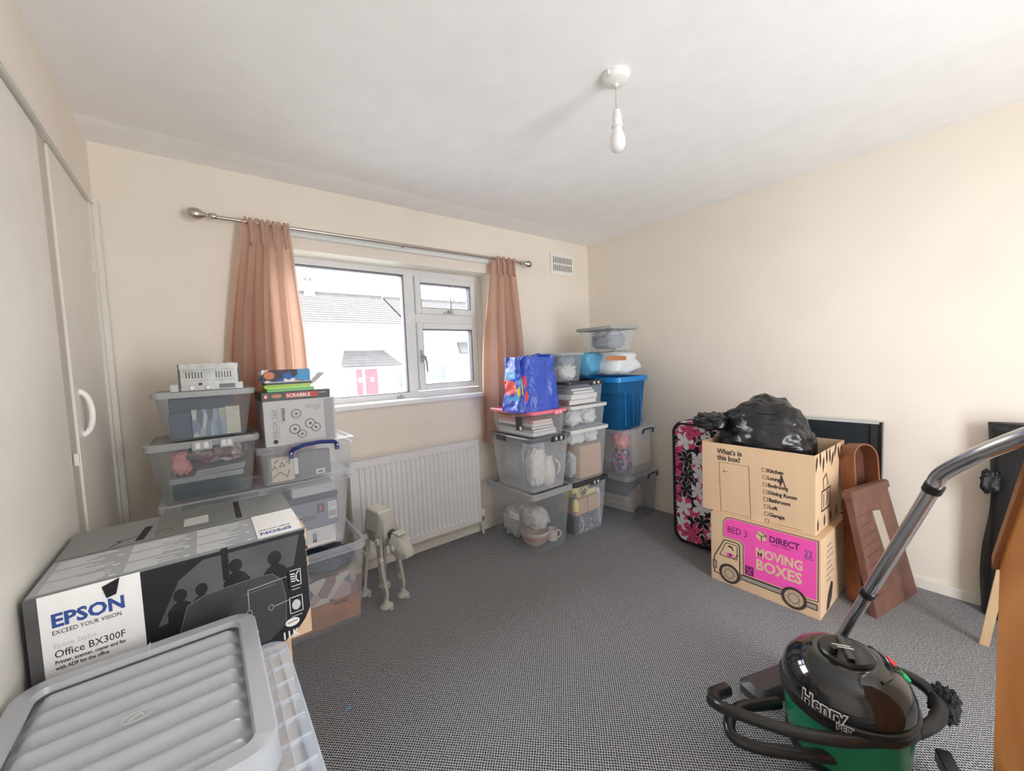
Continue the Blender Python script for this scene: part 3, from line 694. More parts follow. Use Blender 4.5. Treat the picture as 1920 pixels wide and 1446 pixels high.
# ---- stack B -----------------------------------------------------------
crate('storage_crate', 'clear crate with a black lid holding a yellow case and brown boxes', 2.065, 2.47, 1.985, 2.565, 0, .405, CLEAR, None, DGREYLID, taper=.045, lidh=.024, clips=(('f', .03, .10),), clipm=DGREYLID)
wbox('small_box', 'left brown cardboard box under the yellow case', 'box', 2.125, 2.255, 2.035, 2.22, .145, .265, CARD2)
wbox('small_box', 'right brown cardboard box under the yellow case', 'box', 2.262, 2.385, 2.035, 2.22, .145, .265, CARD2)
wbox('disc_case_pile', 'pile of dark disc cases at the bottom of the yellow case crate', 'disc cases', 2.16, 2.36, 2.035, 2.22, .008, .143, DISCS)
for k in range(3): wbox('black_case', 'black upright case beside the disc cases, ' + ('nearest the corner', 'second from the corner', 'third from the corner')[k], 'case', 2.113 + k * .016, 2.126 + k * .016, 2.04, 2.2, .008, .140, BLACKP, .001, group='upright black cases')
yc = thing('tool_case', 'yellow plastic case with dark panel lying on small brown boxes', 'case', (2.27, 2.165, .268))
M().rloft([(-.135, .135, -.10, .09, .04, .0), (-.14, .14, -.105, .09, .04, .05), (-.13, .13, -.095, .09, .03, .095)]).build('shell', YELCASE, yc, smooth=True)
f = frame((0, -.106, .0), (1, 0, 0), (0, 0, 1)); flat(yc, 'dark_panel', DKGREY, disc(-.04, .038, .04, 20, .03), f, .001, .004); flat(yc, 'dark_panel', DKGREY, rect(.02, .12, .045, .075), f, .001, .004)
m = M(); m.tube([(-.075, -.112, .02), (-.085, -.12, .05), (-.04, -.122, .075), (.005, -.118, .07)], .006, 8); m.build('case_trim', YELCASE, yc, smooth=True)
gb = thing('glue_bottle', 'small yellow bottle with dark cap at the corner of crate', 'bottle', (2.135, 2.045, .185))
M().lathe([(.024, 0), (.026, .005), (.026, .06), (.014, .08), (.013, .09)], None, 18).build('bottle_body', YELCASE, gb, smooth=True); M().lathe([(.014, .09), (.013, .12), (.006, .13)], None, 14).build('cap', DKGREY, gb, smooth=True)
wbox('white_folder', 'white upright folder at the right of the brown boxes', 'folder', 2.392, 2.404, 2.05, 2.2, .16, .30, WHITE, .001)
wbox('grey_folder', 'grey upright folder at the right end of the yellow case crate', 'folder', 2.408, 2.418, 2.05, 2.3, .02, .30, PALE, .001)

crate('storage_crate', 'tall clear crate with an off white lid holding a brown carton and soft bags', 2.045, 2.475, 1.975, 2.455, .407, .806, CLEAR, None, WHITELID, taper=.040, lidh=.026)
wbox('brown_carton', 'plain brown carton inside the tall white lidded crate', 'box', 2.18, 2.425, 2.03, 2.30, .418, .665, CARD2)
bundle('soft_bag', 'white plastic bag with red print above the brown carton', 'bag', (2.195, 2.11, .668), (.085, .065, .05), TISSUE, .25, 22); flat_o = bundle('soft_bag', 'white plastic bag squashed at the right above the brown carton', 'bag', (2.365, 2.11, .668), (.060, .065, .05), TISSUE, .25, 25)
bundle('grey_bag', 'clear grey plastic bag beside the brown carton', 'bag', (2.145, 2.12, .415), (.035, .06, .09), FILM, .3, 28)
crate('storage_crate', 'low clear crate with an off white lid stuffed with white soft bags', 2.055, 2.465, 1.975, 2.455, .808, .980, CLEAR, None, WHITELID, taper=.030, lidh=.024)
bundle('soft_bag', 'white soft bag at the left in the low crate', 'bag', (2.175, 2.115, .815), (.072, .07, .060), TISSUE, .25, 31)
bundle('soft_bag', 'white soft bag at the right in the low crate', 'bag', (2.340, 2.115, .815), (.072, .07, .060), TISSUE, .25, 33)
crate('storage_crate', 'clear crate of books with a black clip lid, fourth up in the middle stack', 2.03, 2.445, 1.975, 2.455, .982, 1.158, CLEAR, None, DGREYLID, taper=.028, lidh=.022, clips=(('f', .08, .12),), clipm=DGREYLID)
book('red brown book at the bottom of the book crate', 2.075, 2.38, 2.02, 2.26, .986, 1.022, mat('red brown cover', (.30, .10, .08), .5), 'books in the clip lid crate')
book('white folder in the middle of the book crate', 2.10, 2.39, 2.02, 2.28, 1.023, 1.060, WHITE, 'books in the clip lid crate')
book('grey book near the top of the book crate', 2.12, 2.36, 2.02, 2.25, 1.061, 1.085, MIDGREY, 'books in the clip lid crate')
book('dark green book on top in the book crate', 2.10, 2.34, 2.02, 2.25, 1.086, 1.105, mat('dark green cover', (.08, .12, .09), .5), 'books in the clip lid crate')
crate('storage_box', 'small clear box with a clear lid beside the blue bag', 1.965, 2.235, 1.985, 2.36, 1.160, 1.368, CLEARG, None, plastic('clear lid', (.45, .48, .50), .55), taper=.032, lidh=.018)
bundle('wrapped_bundle', 'pale wrapped bundle at the bottom of the small clear box', 'wrapping', (2.10, 2.08, 1.166), (.075, .06, .055), TISSUE, .3, 41)
bundle('wrapped_bundle', 'grey wrapped bundle on top inside the small clear box', 'wrapping', (2.11, 2.09, 1.265), (.07, .06, .038), GREYT, .3, 43)

# ---- stack C -------------------------------------------------------------
def snap_handle(t, x, y, z, w_):
    m = M(); m.tube([(x - w_ / 2, y - .004, z - .035), (x - w_ / 2 + .004, y - .010, z - .004), (x, y - .014, z + .004), (x + w_ / 2 - .004, y - .010, z - .004), (x + w_ / 2, y - .004, z - .035)], .007, 8); m.build('handle', BLUEP, t, smooth=True)
t = crate('storage_crate', 'clear crate with milky lid on the carpet in the corner by the right wall', 2.54, 2.988, 1.87, 2.50, 0, .372, CLEARG, None, CLEARW, taper=.032, lidh=.026); snap_handle(t, .10, -.316, .36, .13)
for k in range(4):
    o = wbox('magazine_pile', ('bundle of magazines leaning in the corner crate, lowest', 'second bundle of magazines leaning in the corner crate', 'third bundle of magazines leaning in the corner crate', 'top bundle of magazines leaning in the corner crate')[k], 'magazines', 2.60, 2.80, 1.94, 2.25, .02 + k * .050, .063 + k * .050, (PALE, BEIGE, PALE, MIDGREY)[k], .002, .1, (0, -.42), 'magazines in the corner crate')
    o.location.x += .060 - k * .022; o.location.z += .070
bundle('grey_bag', 'grey plastic bag at the right end of the corner crate', 'bag', (2.88, 2.08, .01), (.06, .09, .06), FILM, .3, 51)
t = crate('storage_crate', 'clear crate with navy handle holding white papers and pink fabric', 2.52, 2.94, 1.87, 2.48, .374, .752, CLEAR, None, CLEARW, taper=.022, lidh=.026); snap_handle(t, .08, -.306, .362, .14)
wbox('document_box', 'white document box filling the right of the navy handled crate', 'box', 2.665, 2.90, 1.905, 2.20, .44, .72, WHITE); wbox('paper_stack', 'grey stack of papers under the white document box', 'papers', 2.66, 2.905, 1.905, 2.2, .384, .438, PALE)
bundle('pink_cloth', 'pink cloth bag at the top left of the navy handled crate', 'bag', (2.60, 1.97, .58), (.055, .06, .065), PINKT, .3, 55)
bundle('flowered_bag', 'dark flowered bag below the pink cloth in the navy handled crate', 'bag', (2.60, 1.97, .385), (.055, .065, .095), FLOR2, .25, 57)
# blue crate
t = crate('blue_crate', 'translucent bright blue crate standing in the corner stack', 2.455, 2.855, 1.865, 2.49, .754, 1.168, BLUEC, BLUERIM, None, taper=.05, r=.05)
for k in range(3): M().box(-.10 + k * .10, -.094 + k * .10, -.290, -.284, .03, .36).build('moulded_rib', BLUERIM, t)
wbox('dark_case', 'dark case standing at the left inside the blue crate', 'case', 2.53, 2.66, 1.93, 2.3, .765, .99, NAVY); wbox('dark_case', 'dark case standing at the right inside the blue crate', 'case', 2.67, 2.76, 1.93, 2.3, .765, 1.02, NAVY)
wbox('turquoise_case', 'turquoise case upright inside the blue crate', 'case', 2.765, 2.79, 1.93, 2.2, .765, .97, TURQ)
# bedding on top
bundle('bedding_bag', 'white quilt in a clear plastic bag on the blue crate', 'bedding', (2.635, 2.12, 1.172), (.165, .235, .095), mat('white quilt in film', (.70, .73, .76), .35, bump=.5, bscale=10), .12, 61, 1.6, sq=.5)
bundle('blue_bag', 'light blue plastic bag bulging at the left of the white quilt', 'bag', (2.41, 2.24, 1.172), (.10, .20, .094), mat('blue shiny bag', (.10, .34, .56), .25, bump=.9, bscale=16), .14, 63, 1.8, sq=.5)
tp = M(); 
tag(M().box(-.11, .11, -.0015, .0015, -.017, .017).build('parcel_tape', TAPE, None), 'strip of brown parcel tape across the bedding bags', 'tape'); bpy.data.objects['parcel_tape'].location = (2.46, 1.885, 1.315); bpy.data.objects['parcel_tape'].rotation_euler = (.15, .02, -.05)
t = crate('storage_box', 'clear box with a grey lid at the very top of the corner stack', 2.385, 2.735, 1.86, 2.235, 1.372, 1.558, CLEAR, None, GREYLID, taper=.05, lidh=.022)
bundle('folded_clothes', 'grey blue clothes inside the topmost corner box', 'clothes', (2.57, 2.05, 1.378), (.10, .11, .058), GREYT, .3, 66)
bundle('folded_clothes', 'pale clothes lying on the grey blue ones in the topmost corner box', 'clothes', (2.57, 2.05, 1.475), (.09, .10, .026), mat('pale blue cloth', (.45, .50, .56), .8, bump=.5, bscale=10), .3, 68)

# ================================================================== LEFT STACKS
# tub on the floor
t = crate('storage_tub', 'open clear tub of magazines on the carpet beside the walking toy', .02, .622, 2.10, 2.52, 0, .425, CLEAR, CLEARW, None, taper=.038, r=.045)
def magz(x0, x1, z0, z1, mt, lb, rz=0, tl=(0, 0)): return wbox('magazine', lb, 'magazine', x0, x1, 2.145, 2.165, z0, z1, mt, .001, rz, tl)
magz(.26, .56, .14, .27, MAGA, 'pink and grey magazine standing in the tub')
wbox('magazine', 'orange and black magazine at the bottom of the tub marked new', 'magazine', .20, .575, 2.150, 2.17, .012, .135, mat('orange black cover', (.42, .17, .06), .5, var=.5, vscale=6), .001)
nw = [o for o in bpy.data.objects if o.get('label', '').endswith('marked new')][0]
text(nw, 'NEW', .028, frame((.10, -.0105, .055), (1, 0, 0), (0, 0, 1)), mat('orange red ink', (.8, .2, .12), .5))
strokes([[(.05, .112), (.13, .112)], [(.06, .102), (.12, .102)]], .006, .0108, T=frame((0, 0, 0), (1, 0, 0), (0, 0, 1))).build('printed_line', INK, nw)
bundle('dark_shoe', 'dark crumpled cloth lying on the magazines in the tub', 'cloth', (.44, 2.25, .27), (.12, .09, .05), NAVY, .3, 71)
wbox('book_block', 'cream thick book block beneath the dark cloth in the tub', 'book', .15, .57, 2.18, 2.44, .012, .262, BEIGE)
# long clear box
L1 = crate('storage_crate', 'long clear box with milky lid carrying the two left stacks', -.185, .578, 2.125, 2.455, .428, .787, CLEARW, None, CLEARW, taper=.050, lidh=.026, r=.03)
pb = thing('console_box', 'grey blue games console box inside the long clear box', 'box', (.36, 2.27, .53))
M().box(-.15, .145, -.10, .12, 0, .135).build('carton', mat('grey blue carton', (.22, .25, .31), .5, var=.1), pb, bevel=.003)
f = frame((0, -.1005, 0), (1, 0, 0), (0, 0, 1)); text(pb, 'PlayStation', .045, f @ Matrix.Translation((.035, .045, .0005)), INK, align='RIGHT')
flat(pb, 'emblem_panel', mat('dark emblem square', (.06, .05, .09), .5), rect(.045, .078, .072, .118), f); flat(pb, 'emblem', REDPR, [(.055, .085), (.068, .085), (.068, .10), (.061, .11), (.055, .10)], f, .001)
flat(pb, 'barcode_label', WHITE, rect(.096, .138, .03, .118), f); strokes([[(.102 + k * .004, .042), (.102 + k * .004, .07)] for k in range(9)] + [[(.102, .095), (.134, .095)], [(.102, .105), (.134, .105)]], .0018, .001, T=f).build('barcode', INK, pb)
wb = thing('white_carton', 'white carton at the bottom of the long clear box', 'box', (.36, 2.27, .436))
M().box(-.15, .125, -.10, .12, 0, .09).build('carton', WHITE, wb, bevel=.003); f = frame((0, -.1005, 0), (1, 0, 0), (0, 0, 1)); strokes([[(.02, .025), (.02, .065)], [(.03, .025), (.03, .065)]], .006, .0006, T=f).build('printed_bars', INK2, wb)
wbox('blue_book', 'thin dark blue book on the console box', 'book', .22, .51, 2.18, 2.42, .668, .695, NAVY); wbox('white_book', 'white booklet stack on the blue book', 'book', .30, .50, 2.18, 2.40, .697, .742, PALE)
wbox('dark_case', 'dark flat case at the left of the long clear box', 'case', -.12, .18, 2.19, 2.39, .436, .72, MIDGREY)

# left stack, lower crate
crate('storage_crate', 'clear crate with grey lid holding papers above a dark tray', -.215, .185, 2.13, 2.455, .788, 1.045, CLEARG, None, plastic('smoky lid', (.42, .43, .43), .75), taper=.045, lidh=.028, clips=(('f', -.01, .07), ('f', .075, .05)), clipm=GREYLID)
wbox('dark_tray', 'dark teal tray at the bottom of the crate above the long box', 'tray', -.135, .105, 2.185, 2.39, .794, .862, TEAL); wbox('tray_rim', 'grey plastic tray lip over the dark teal tray', 'tray', -.145, .115, 2.18, 2.395, .864, .886, GREYLID)
for k in range(4): wbox('paper_sheet', ('lowest loose sheet on the grey tray lip', 'second loose sheet on the grey tray lip', 'third loose sheet on the grey tray lip', 'topmost loose sheet on the grey tray lip')[k], 'paper', -.06, .12, 2.19, 2.4, .889 + k * .006, .892 + k * .006, PALE, 0, .03 * k, (0, -.04), 'loose sheets in the left crate')
bundle('patterned_packet', 'dark patterned packet on the loose sheets in the left crate', 'packet', (.02, 2.24, .925), (.115, .06, .045), PATT, .2, 77); bundle('pink_packet', 'reddish packet at the left in the papers crate', 'packet', (-.10, 2.24, .888), (.035, .05, .05), PINKT, .25, 79)
# left stack, upper crate
crate('storage_crate', 'clear crate with pale grey lid holding binders under the car radio', -.178, .182, 2.13, 2.455, 1.047, 1.256, CLEARG, None, GREYLID, taper=.045, lidh=.026)
wbox('navy_binder', 'navy vinyl binder standing in the binder crate', 'binder', -.125, .10, 2.21, 2.40, 1.055, 1.226, NAVY)
wbox('navy_binder', 'short navy binder at the front left in the binder crate', 'binder', -.128, -.055, 2.180, 2.205, 1.055, 1.165, NAVY)
db = thing('disc_sleeve_box', 'printed blue grey sleeves beside a cream card in the binder crate', 'box', (.02, 2.19, 1.055))
M().box(-.072, .045, -.010, .012, 0, .118).build('sleeves', PAPERB, db); M().box(.046, .098, -.010, .012, 0, .122).build('cream_card', mat('cream card', (.60, .58, .48), .6, var=.1, vscale=60), db)
# car radio
cr_ = thing('car_radio', 'silver metal car radio chassis on top of the binder crate', 'radio', (.022, 2.20, 1.2565))
M().box(-.098, .098, -.075, .085, .002, .108).build('chassis', METALG, cr_, bevel=.002)
f = frame((0, -.0755, 0), (1, 0, 0), (0, 0, 1)); m = M()
for q in (-.055, .045):
    for k in range(6): m.poly(rect(q - .025 + k * .010, q - .0215 + k * .010, .052, .078), .0002, .0012, f)
for k in range(17): m.poly(disc(-.083 + k * .0104, .086, .0016, 6), .0002, .0012, f)
for k in range(17):
    if k != 8: m.poly(disc(-.083 + k * .0104, .042, .0016, 6), .0002, .0012, f)
m.build('vent_slot', DKGREY, cr_); flat(cr_, 'socket', INK, rect(-.040, -.028, .022, .032), f)
m = M(); m.box(-.100, .100, -.078, -.074, .092, .112); m.build('front_lip', METALG, cr_)
for x in (-.12, .10): M().box(x - .012, x + .014, -.078, -.045, .0, .03).build('mounting_bracket', METALG, cr_, bevel=.002)
for x in (-.085, .075): M().box(x - .014, x + .014, -.03, .0, .108, .116).build('top_lug', METALG, cr_, bevel=.002)
M().box(-.104, -.099, -.076, .085, .01, .112).build('side_plate', DKGREY, cr_); M().box(.099, .104, -.076, .085, .01, .112).build('side_plate', DKGREY, cr_)
m = M().lathe([(.008, 0), (.008, .006)], frame((-.062, -.078, .012), (1, 0, 0), (0, 0, 1)), 12); m.lathe([(.006, 0), (.006, .006)], frame((-.01, -.078, .012), (1, 0, 0), (0, 0, 1)), 12); m.build('connector', CHROME, cr_)
m = M(); m.box(.03, .085, -.0775, -.074, .006, .024); m.build('connector_block', MIDGREY, cr_)

# right-hand stack of the left group
R1 = crate('storage_box', 'milky box with a navy carry handle below the silver printed carton', .165, .600, 2.125, 2.455, .789, .972, CLEARW, None, CLEARW, taper=.026, lidh=.030, r=.03)
m = M(); pts = [(-.085, -.197, .150), (-.075, -.205, .168), (-.03, -.210, .182), (.04, -.210, .186), (.105, -.205, .178), (.118, -.197, .160)]
m.tube(pts, [.011, .010, .009, .009, .010, .011], 8); m.box(-.095, -.075, -.2, -.19, .125, .155); m.box(.108, .128, -.2, -.19, .135, .165); m.build('carry_handle', BLUEP, R1, smooth=True)
for x, z in ((-.085, .151), (.118, .161)): M().lathe([(.004, 0), (.004, .003)], frame((x, -.209, z), (1, 0, 0), (0, 0, 1)), 10).build('rivet', WHITE, R1)
wbox('grey_case', 'grey flat case seen through the navy handled box', 'case', .335, .48, 2.157, 2.19, .80, .925, mat('grey case plastic', (.17, .17, .18), .5))
pc = thing('picture_card', 'printed picture cards at the left of the navy handled box', 'card', (.265, 2.165, .80)); M().box(-.055, .05, -.006, .006, 0, .115).build('card_body', BEIGE, pc)
f = frame((0, -.0062, 0), (1, 0, 0), (0, 0, 1)); strokes([[(-.04, .06), (-.03, .075), (-.02, .06)], [(-.01, .07), (.0, .09), (.012, .072), (-.01, .07)], [(-.04, .02), (-.01, .045), (.02, .02), (.03, .05)], [(-.03, .09), (-.015, .105)], [(.02, .085), (.035, .10), (.03, .08)]], .004, T=f).build('drawing', INK2, pc)
flat(pc, 'side_strip', mat('green strip', (.10, .20, .14), .5), rect(-.055, -.043, 0, .115), f); flat(pc, 'card_label', WHITE, rect(.052, .07, .02, .10), f, -.004); 
gl_ = thing('card_slip', 'small white barcode slip on the grey case', 'card', (.43, 2.150, .805)); M().box(-.02, .02, 0, .001, 0, .025).build('slip', WHITE, gl_); M().box(-.012, .012, -.001, 0, .006, .018).build('barcode', MIDGREY, gl_)
# games console carton
xb = thing('console_carton', 'silver carton with round pictures standing on the navy handled box', 'box', (.357, 2.28, .9735))
M().box(-.153, .155, -.15, .15, 0, .212).build('carton', SILVP, xb, bevel=.002)
f = frame((0, -.1505, 0), (1, 0, 0), (0, 0, 1)); flat(xb, 'text_band', SILVP2, rect(.105, .145, .01, .205), f)
TR = f @ Matrix.Translation((-.100, .035, .0006)) @ Matrix.Rotation(PI / 2, 4, 'Z'); text(xb, 'XBOX 360', .030, TR, GREYINK)
text(xb, '567/9223', .016, f @ Matrix.Translation((-.068, .115, .0006)) @ Matrix.Rotation(PI / 2, 4, 'Z'), INK, bold=.0004)
strokes([[(-.095, .03), (-.095, .19)], [(-.083, .10), (-.083, .18)]], .0012, .0006, T=f).build('printed_line', GREYINK, xb)
for cx_, cy_, r_ in ((-.02, .145, .022), (-.03, .072, .024), (.0, .045, .020), (.038, .092, .024), (.062, .07, .022)):
    d_ = flat(xb, 'round_picture', MIDGREY, disc(cx_, cy_, r_), f); M().poly(disc(cx_, cy_, r_ * .8), .001, .0013, f).build('inner_disc', SILVP, d_); M().poly(disc(cx_, cy_, r_ * .3), .0015, .0018, f).build('centre_dot', MIDGREY, d_)
flat(xb, 'round_emblem', INK2, disc(-.112, .022, .010), f)
strokes([[(.025, .180), (.05, .180)], [(.025, .17), (.045, .17)], [(.055, .176), (.085, .178)], [(.055, .168), (.085, .170)], [(.06, .160), (.085, .162)]], .003, T=f).build('printed_text', GREYINK, xb)
# board game
sc_ = thing('board_game', 'dark grey board game box with a red title panel', 'board game', (.352, 2.28, 1.186), -.0)
M().box(-.150, .142, -.15, .15, 0, .041).build('box_lid', BOXTEAL, sc_, bevel=.002)
f = frame((0, -.1505, 0), (1, 0, 0), (0, 0, 1)); flat(sc_, 'title_panel', SCRED, rect(-.055, .085, .010, .033), f); text(sc_, 'SCRABBLE', .0225, f @ Matrix.Translation((-.050, .0135, .0011)), WHITE, bold=.0006, sx=1.0)
flat(sc_, 'maker_panel', SCRED, rect(-.142, -.125, .012, .032), f); text(sc_, 'B', .017, f @ Matrix.Translation((-.139, .0155, .0011)), WHITE, bold=.0006); flat(sc_, 'oval_picture', mat('tan oval', (.5, .25, .15), .5), disc(-.09, .022, .022, 18, .009), f)
strokes([[(.092, .026), (.12, .027)]], .002, T=f).build('printed_line', WHITE, sc_)
def gamecase(label, x0, x1, z, h_, mt, rz):
    t = thing('game_case', label, 'game case', ((x0 + x1) / 2, 2.22, z), rz, 'green game cases on the board game'); a = (x1 - x0) / 2
    M().box(-a, a, -.08, .06, 0, h_).build('case_shell', mt, t, bevel=.002); M().box(-a + .004, a - .004, -.0812, -.0795, h_ * .45, h_ * .6).build('case_seam', BLACKP, t)
gamecase('lower green game case on the board game', .225, .425, 1.2275, .016, GREENP, .02); gamecase('upper lime green game case in the pile', .218, .412, 1.2440, .016, LIMEP, .0)
cf = thing('disc_case', 'dark disc case with white edge on the green cases', 'disc case', (.315, 2.21, 1.2610)); M().box(-.093, .10, -.075, .06, 0, .010).build('case_shell', BOXTEAL, cf); M().box(-.095, .103, -.078, .06, .010, .013).build('case_edge', WHITE, cf)
pk = thing('picture_box', 'small blue cartoon printed box at the top of the games', 'box', (.315, 2.22, 1.2745), .0); M().box(-.105, .098, -.075, .06, 0, .056).build('carton', SEWPAT, pk, bevel=.001)
f = frame((0, -.0752, 0), (1, 0, 0), (0, 0, 1)); flat(pk, 'blue_panel', mat('sky blue print', (.02, .25, .52), .4), rect(.045, .097, .003, .054), f); flat(pk, 'orange_patch', mat('orange brown print', (.55, .16, .05), .4), disc(-.075, .03, .022, 16, .018), f)
m = M(); m.loft([[(.0, 0, 0), (.03, 0, .02), (.055, 0, .045), (.07, 0, .062), (.075, 0, .058), (.058, 0, .04), (.032, 0, .016), (.0, 0, -.003)], [(.0, .12, 0), (.03, .12, .02), (.055, .12, .045), (.07, .12, .062), (.075, .12, .058), (.058, .12, .04), (.032, .12, .016), (0, .12, -.003)]])
tag(m.build('curled_leaflet', PALE, None, loc=(.41, 2.18, 1.248)), 'curled white leaflet sticking out beside the game cases', 'leaflet')

# ================================================================== PRINTER BOX
ep = thing('printer_carton', 'large worn printer carton with black photo front by the left wall', 'box', (-.0655, 1.505, .555))
a, b, h_ = .2685, .226, .310
m = M(); m.box(-a, a, -b, b, 0, h_); m.build('carton', EPTOP, ep, bevel=.003)
f = frame((-a, -b, 0), (1, 0, 0), (0, 0, 1)); Wd = 2 * a
flat(ep, 'grey_edge', EPGREY, rect(0, .020, 0, h_ - .002), f, .0004); flat(ep, 'white_panel', WHITE, rect(.020, .182, .0, h_ - .002), f, .0006)
flat(ep, 'black_photo', EPBLACK, rect(.182, Wd - .002, .0, h_ - .004), f, .0006)
flat(ep, 'photo_background', EPGREY, [(.205, .16), (.25, .26), (.30, .296), (.52, .296), (.50, .21), (.40, .20), (.30, .17)], f, .0011)
for px_, py_, r_, hh_ in ((.250, .222, .0135, .12), (.292, .222, .0130, .11), (.366, .258, .0150, .12), (.455, .248, .0170, .12)):
    pp = disc(px_, py_, r_, 14, r_ * 1.2); M().poly(pp, .0016, .0019, f).build('photo_silhouette', EPBLACK, ep); M().poly([(px_ - r_ * 2.1, py_ - hh_), (px_ - r_ * 1.9, py_ - r_ * 2.6), (px_ - r_ * 1.2, py_ - r_ * 1.6), (px_ - r_ * .5, py_ - r_ * 1.1), (px_ + r_ * .5, py_ - r_ * 1.1), (px_ + r_ * 1.3, py_ - r_ * 1.7), (px_ + r_ * 2.0, py_ - r_ * 2.9), (px_ + r_ * 2.2, py_ - hh_)], .0016, .0019, f).build('photo_silhouette', EPBLACK, ep)
text(ep, 'EPSON', .041, f @ Matrix.Translation((.036, .235, .0012)), BLUEINK, bold=.0014, sx=.93)
text(ep, 'EXCEED YOUR VISION', .0135, f @ Matrix.Translation((.036, .218, .0012)), INK, sx=.80)
text(ep, 'Epson Stylus', .0155, f @ Matrix.Translation((.036, .188, .0012)), PALE, sx=.85)
text(ep, 'Office BX300F', .0235, f @ Matrix.Translation((.036, .166, .0012)), INK, sx=.80)
text(ep, 'Printer, scanner, copier and fax', .0115, f @ Matrix.Translation((.036, .152, .0012)), INK, sx=.76, bold=.0002); text(ep, 'with ADF for the office', .0115, f @ Matrix.Translation((.036, .139, .0012)), INK, sx=.76, bold=.0002)
# drawn printer and icons
PRG = mat('printed printer grey', (.05, .05, .053), .3); LINE = mat('pale print line', (.5, .5, .5), .5)
o = flat(ep, 'printed_printer', PRG, [(.238, .02), (.244, .13), (.262, .19), (.30, .205), (.41, .210), (.447, .205), (.468, .18), (.476, .13), (.472, .05), (.43, .02)], f, .0022)
strokes([[(.244, .13), (.262, .19), (.30, .205), (.41, .210), (.447, .205), (.468, .18), (.476, .13), (.472, .05)], [(.38, .17), (.45, .175)]], .0015, .0027, T=f).build('printed_outline', MIDGREY, ep)
strokes([[(.481, .185), (.388, .180), (.388, .125)], [(.446, .112), (.481, .116)]], .0015, .0032, T=f).build('callout_line', LINE, ep)
strokes([[(x + .006 * math.cos(q * PI / 5), z + .008 * math.sin(q * PI / 5)) for q in range(11)] for x, z in ((.388, .117), (.438, .112))], .0015, .0032, T=f).build('callout_ring', LINE, ep)
for z0_ in (.150, .072):
    strokes([[(.484, z0_), (.516, z0_), (.516, z0_ + .046), (.484, z0_ + .046), (.484, z0_)]], .0018, .0015, T=f).build('icon_frame', WHITE, ep); strokes([[(.488, z0_ - .010), (.512, z0_ - .010)]], .002, .0015, T=f).build('icon_caption', LINE, ep)
strokes([[(.488, .187 - k * .007), (.500, .185 - k * .007)] for k in range(4)] + [[(.511, .190), (.505, .183), (.504, .168), (.510, .160)]], .0030, .0015, T=f).build('phone_icon', WHITE, ep)
flat(ep, 'globe_icon', PALE, disc(.500, .094, .011, 16, .015), f, .0015)
flat(ep, 'oval_badge', WHITE, disc(.487, .048, .018, 20, .012), f, .0030)
strokes([[(.476, .048), (.490, .050)], [(.494, .050), (.499, .050)]], .004, .0038, T=f).build('badge_mark', GREYINK, ep)
flat(ep, 'torn_corner', CARD3, [(.500, 0), (.535, 0), (.535, .075), (.520, .045), (.50, .022), (.47, .004), (.47, 0)], f, .0030); text(ep, 'I I K', .028, f @ Matrix.Translation((.462, .006, .0040)), WHITE, bold=.001, sx=.8)
flat(ep, 'torn_patch', PALE, [(.375, 0), (.40, .0), (.405, .06), (.385, .075), (.375, .05)], f, .0030)
strokes([[(.345, .306), (.345, .235)]], .014, .0030, T=f).build('black_tab', BLACKP, ep)
# top face
ft = frame((-a, -b, h_), (1, 0, 0), (0, 1, 0))
flat(ep, 'text_field', EPMID, rect(.004, Wd - .118, .004, .205), ft, .0006)
flat(ep, 'white_label', WHITE, rect(Wd - .116, Wd - .003, .003, .215), ft, .0006)
text(ep, 'EPSON', .030, ft @ Matrix.Translation((Wd - .030, .046, .0012)) @ Matrix.Rotation(PI, 4, 'Z'), BLUEINK, bold=.001, sx=.85)
text(ep, 'EXCEED YOUR VISION', .010, ft @ Matrix.Translation((Wd - .030, .068, .0012)) @ Matrix.Rotation(PI, 4, 'Z'), INK, sx=.8)
random.seed(5); m = M()
for col_ in range(3):
    for k in range(23):
        if k % 8 == 7: continue
        x0 = .018 + col_ * .135; ln = random.uniform(.05, .115); y = .012 + k * .0083
        m.poly(rect(x0, x0 + ln, y, y + .0022), .0012, .0016, ft)
stuff(m.build('printed_text_lines', WHITE, ep)); m = M()
for col_ in range(3):
    for r_ in range(3): m.poly(rect(.145 + col_ * .135 - .018, .145 + col_ * .135 - .006, .012 + r_ * .065, .018 + r_ * .065), .0018, .0021, ft)
m.build('printed_marker', WHITE, ep)
flat(ep, 'strap_slot', DARK, [(.150, .24), (.168, .24), (.180, .355), (.162, .355)], ft, .001); flat(ep, 'strap_slot', DARK, [(.384, .24), (.400, .24), (.400, .435), (.384, .435)], ft, .001)
strokes([[(.10, .235), (.12, .26), (.11, .27), (.14, .275), (.15, .285)], [(.19, .27), (.21, .29), (.23, .28)]], .002, T=ft).build('marker_scribble', INK, ep)
m = M()
for k in range(9): m.poly(rect(.255, .315, .27 + k * .009, .274 + k * .009), .0012, .0016, ft)
m.build('vent_print', WHITE, ep)
strokes([[(.002, .216), (.15, .219), (.30, .214), (Wd - .01, .217)]], .0015, .001, T=ft).build('flap_seam', INK2, ep)
flat(ep, 'upper_flap_print', mat('deep grey print', (.17, .175, .165), .4), rect(.19, .38, .235, .44), ft, .0004)
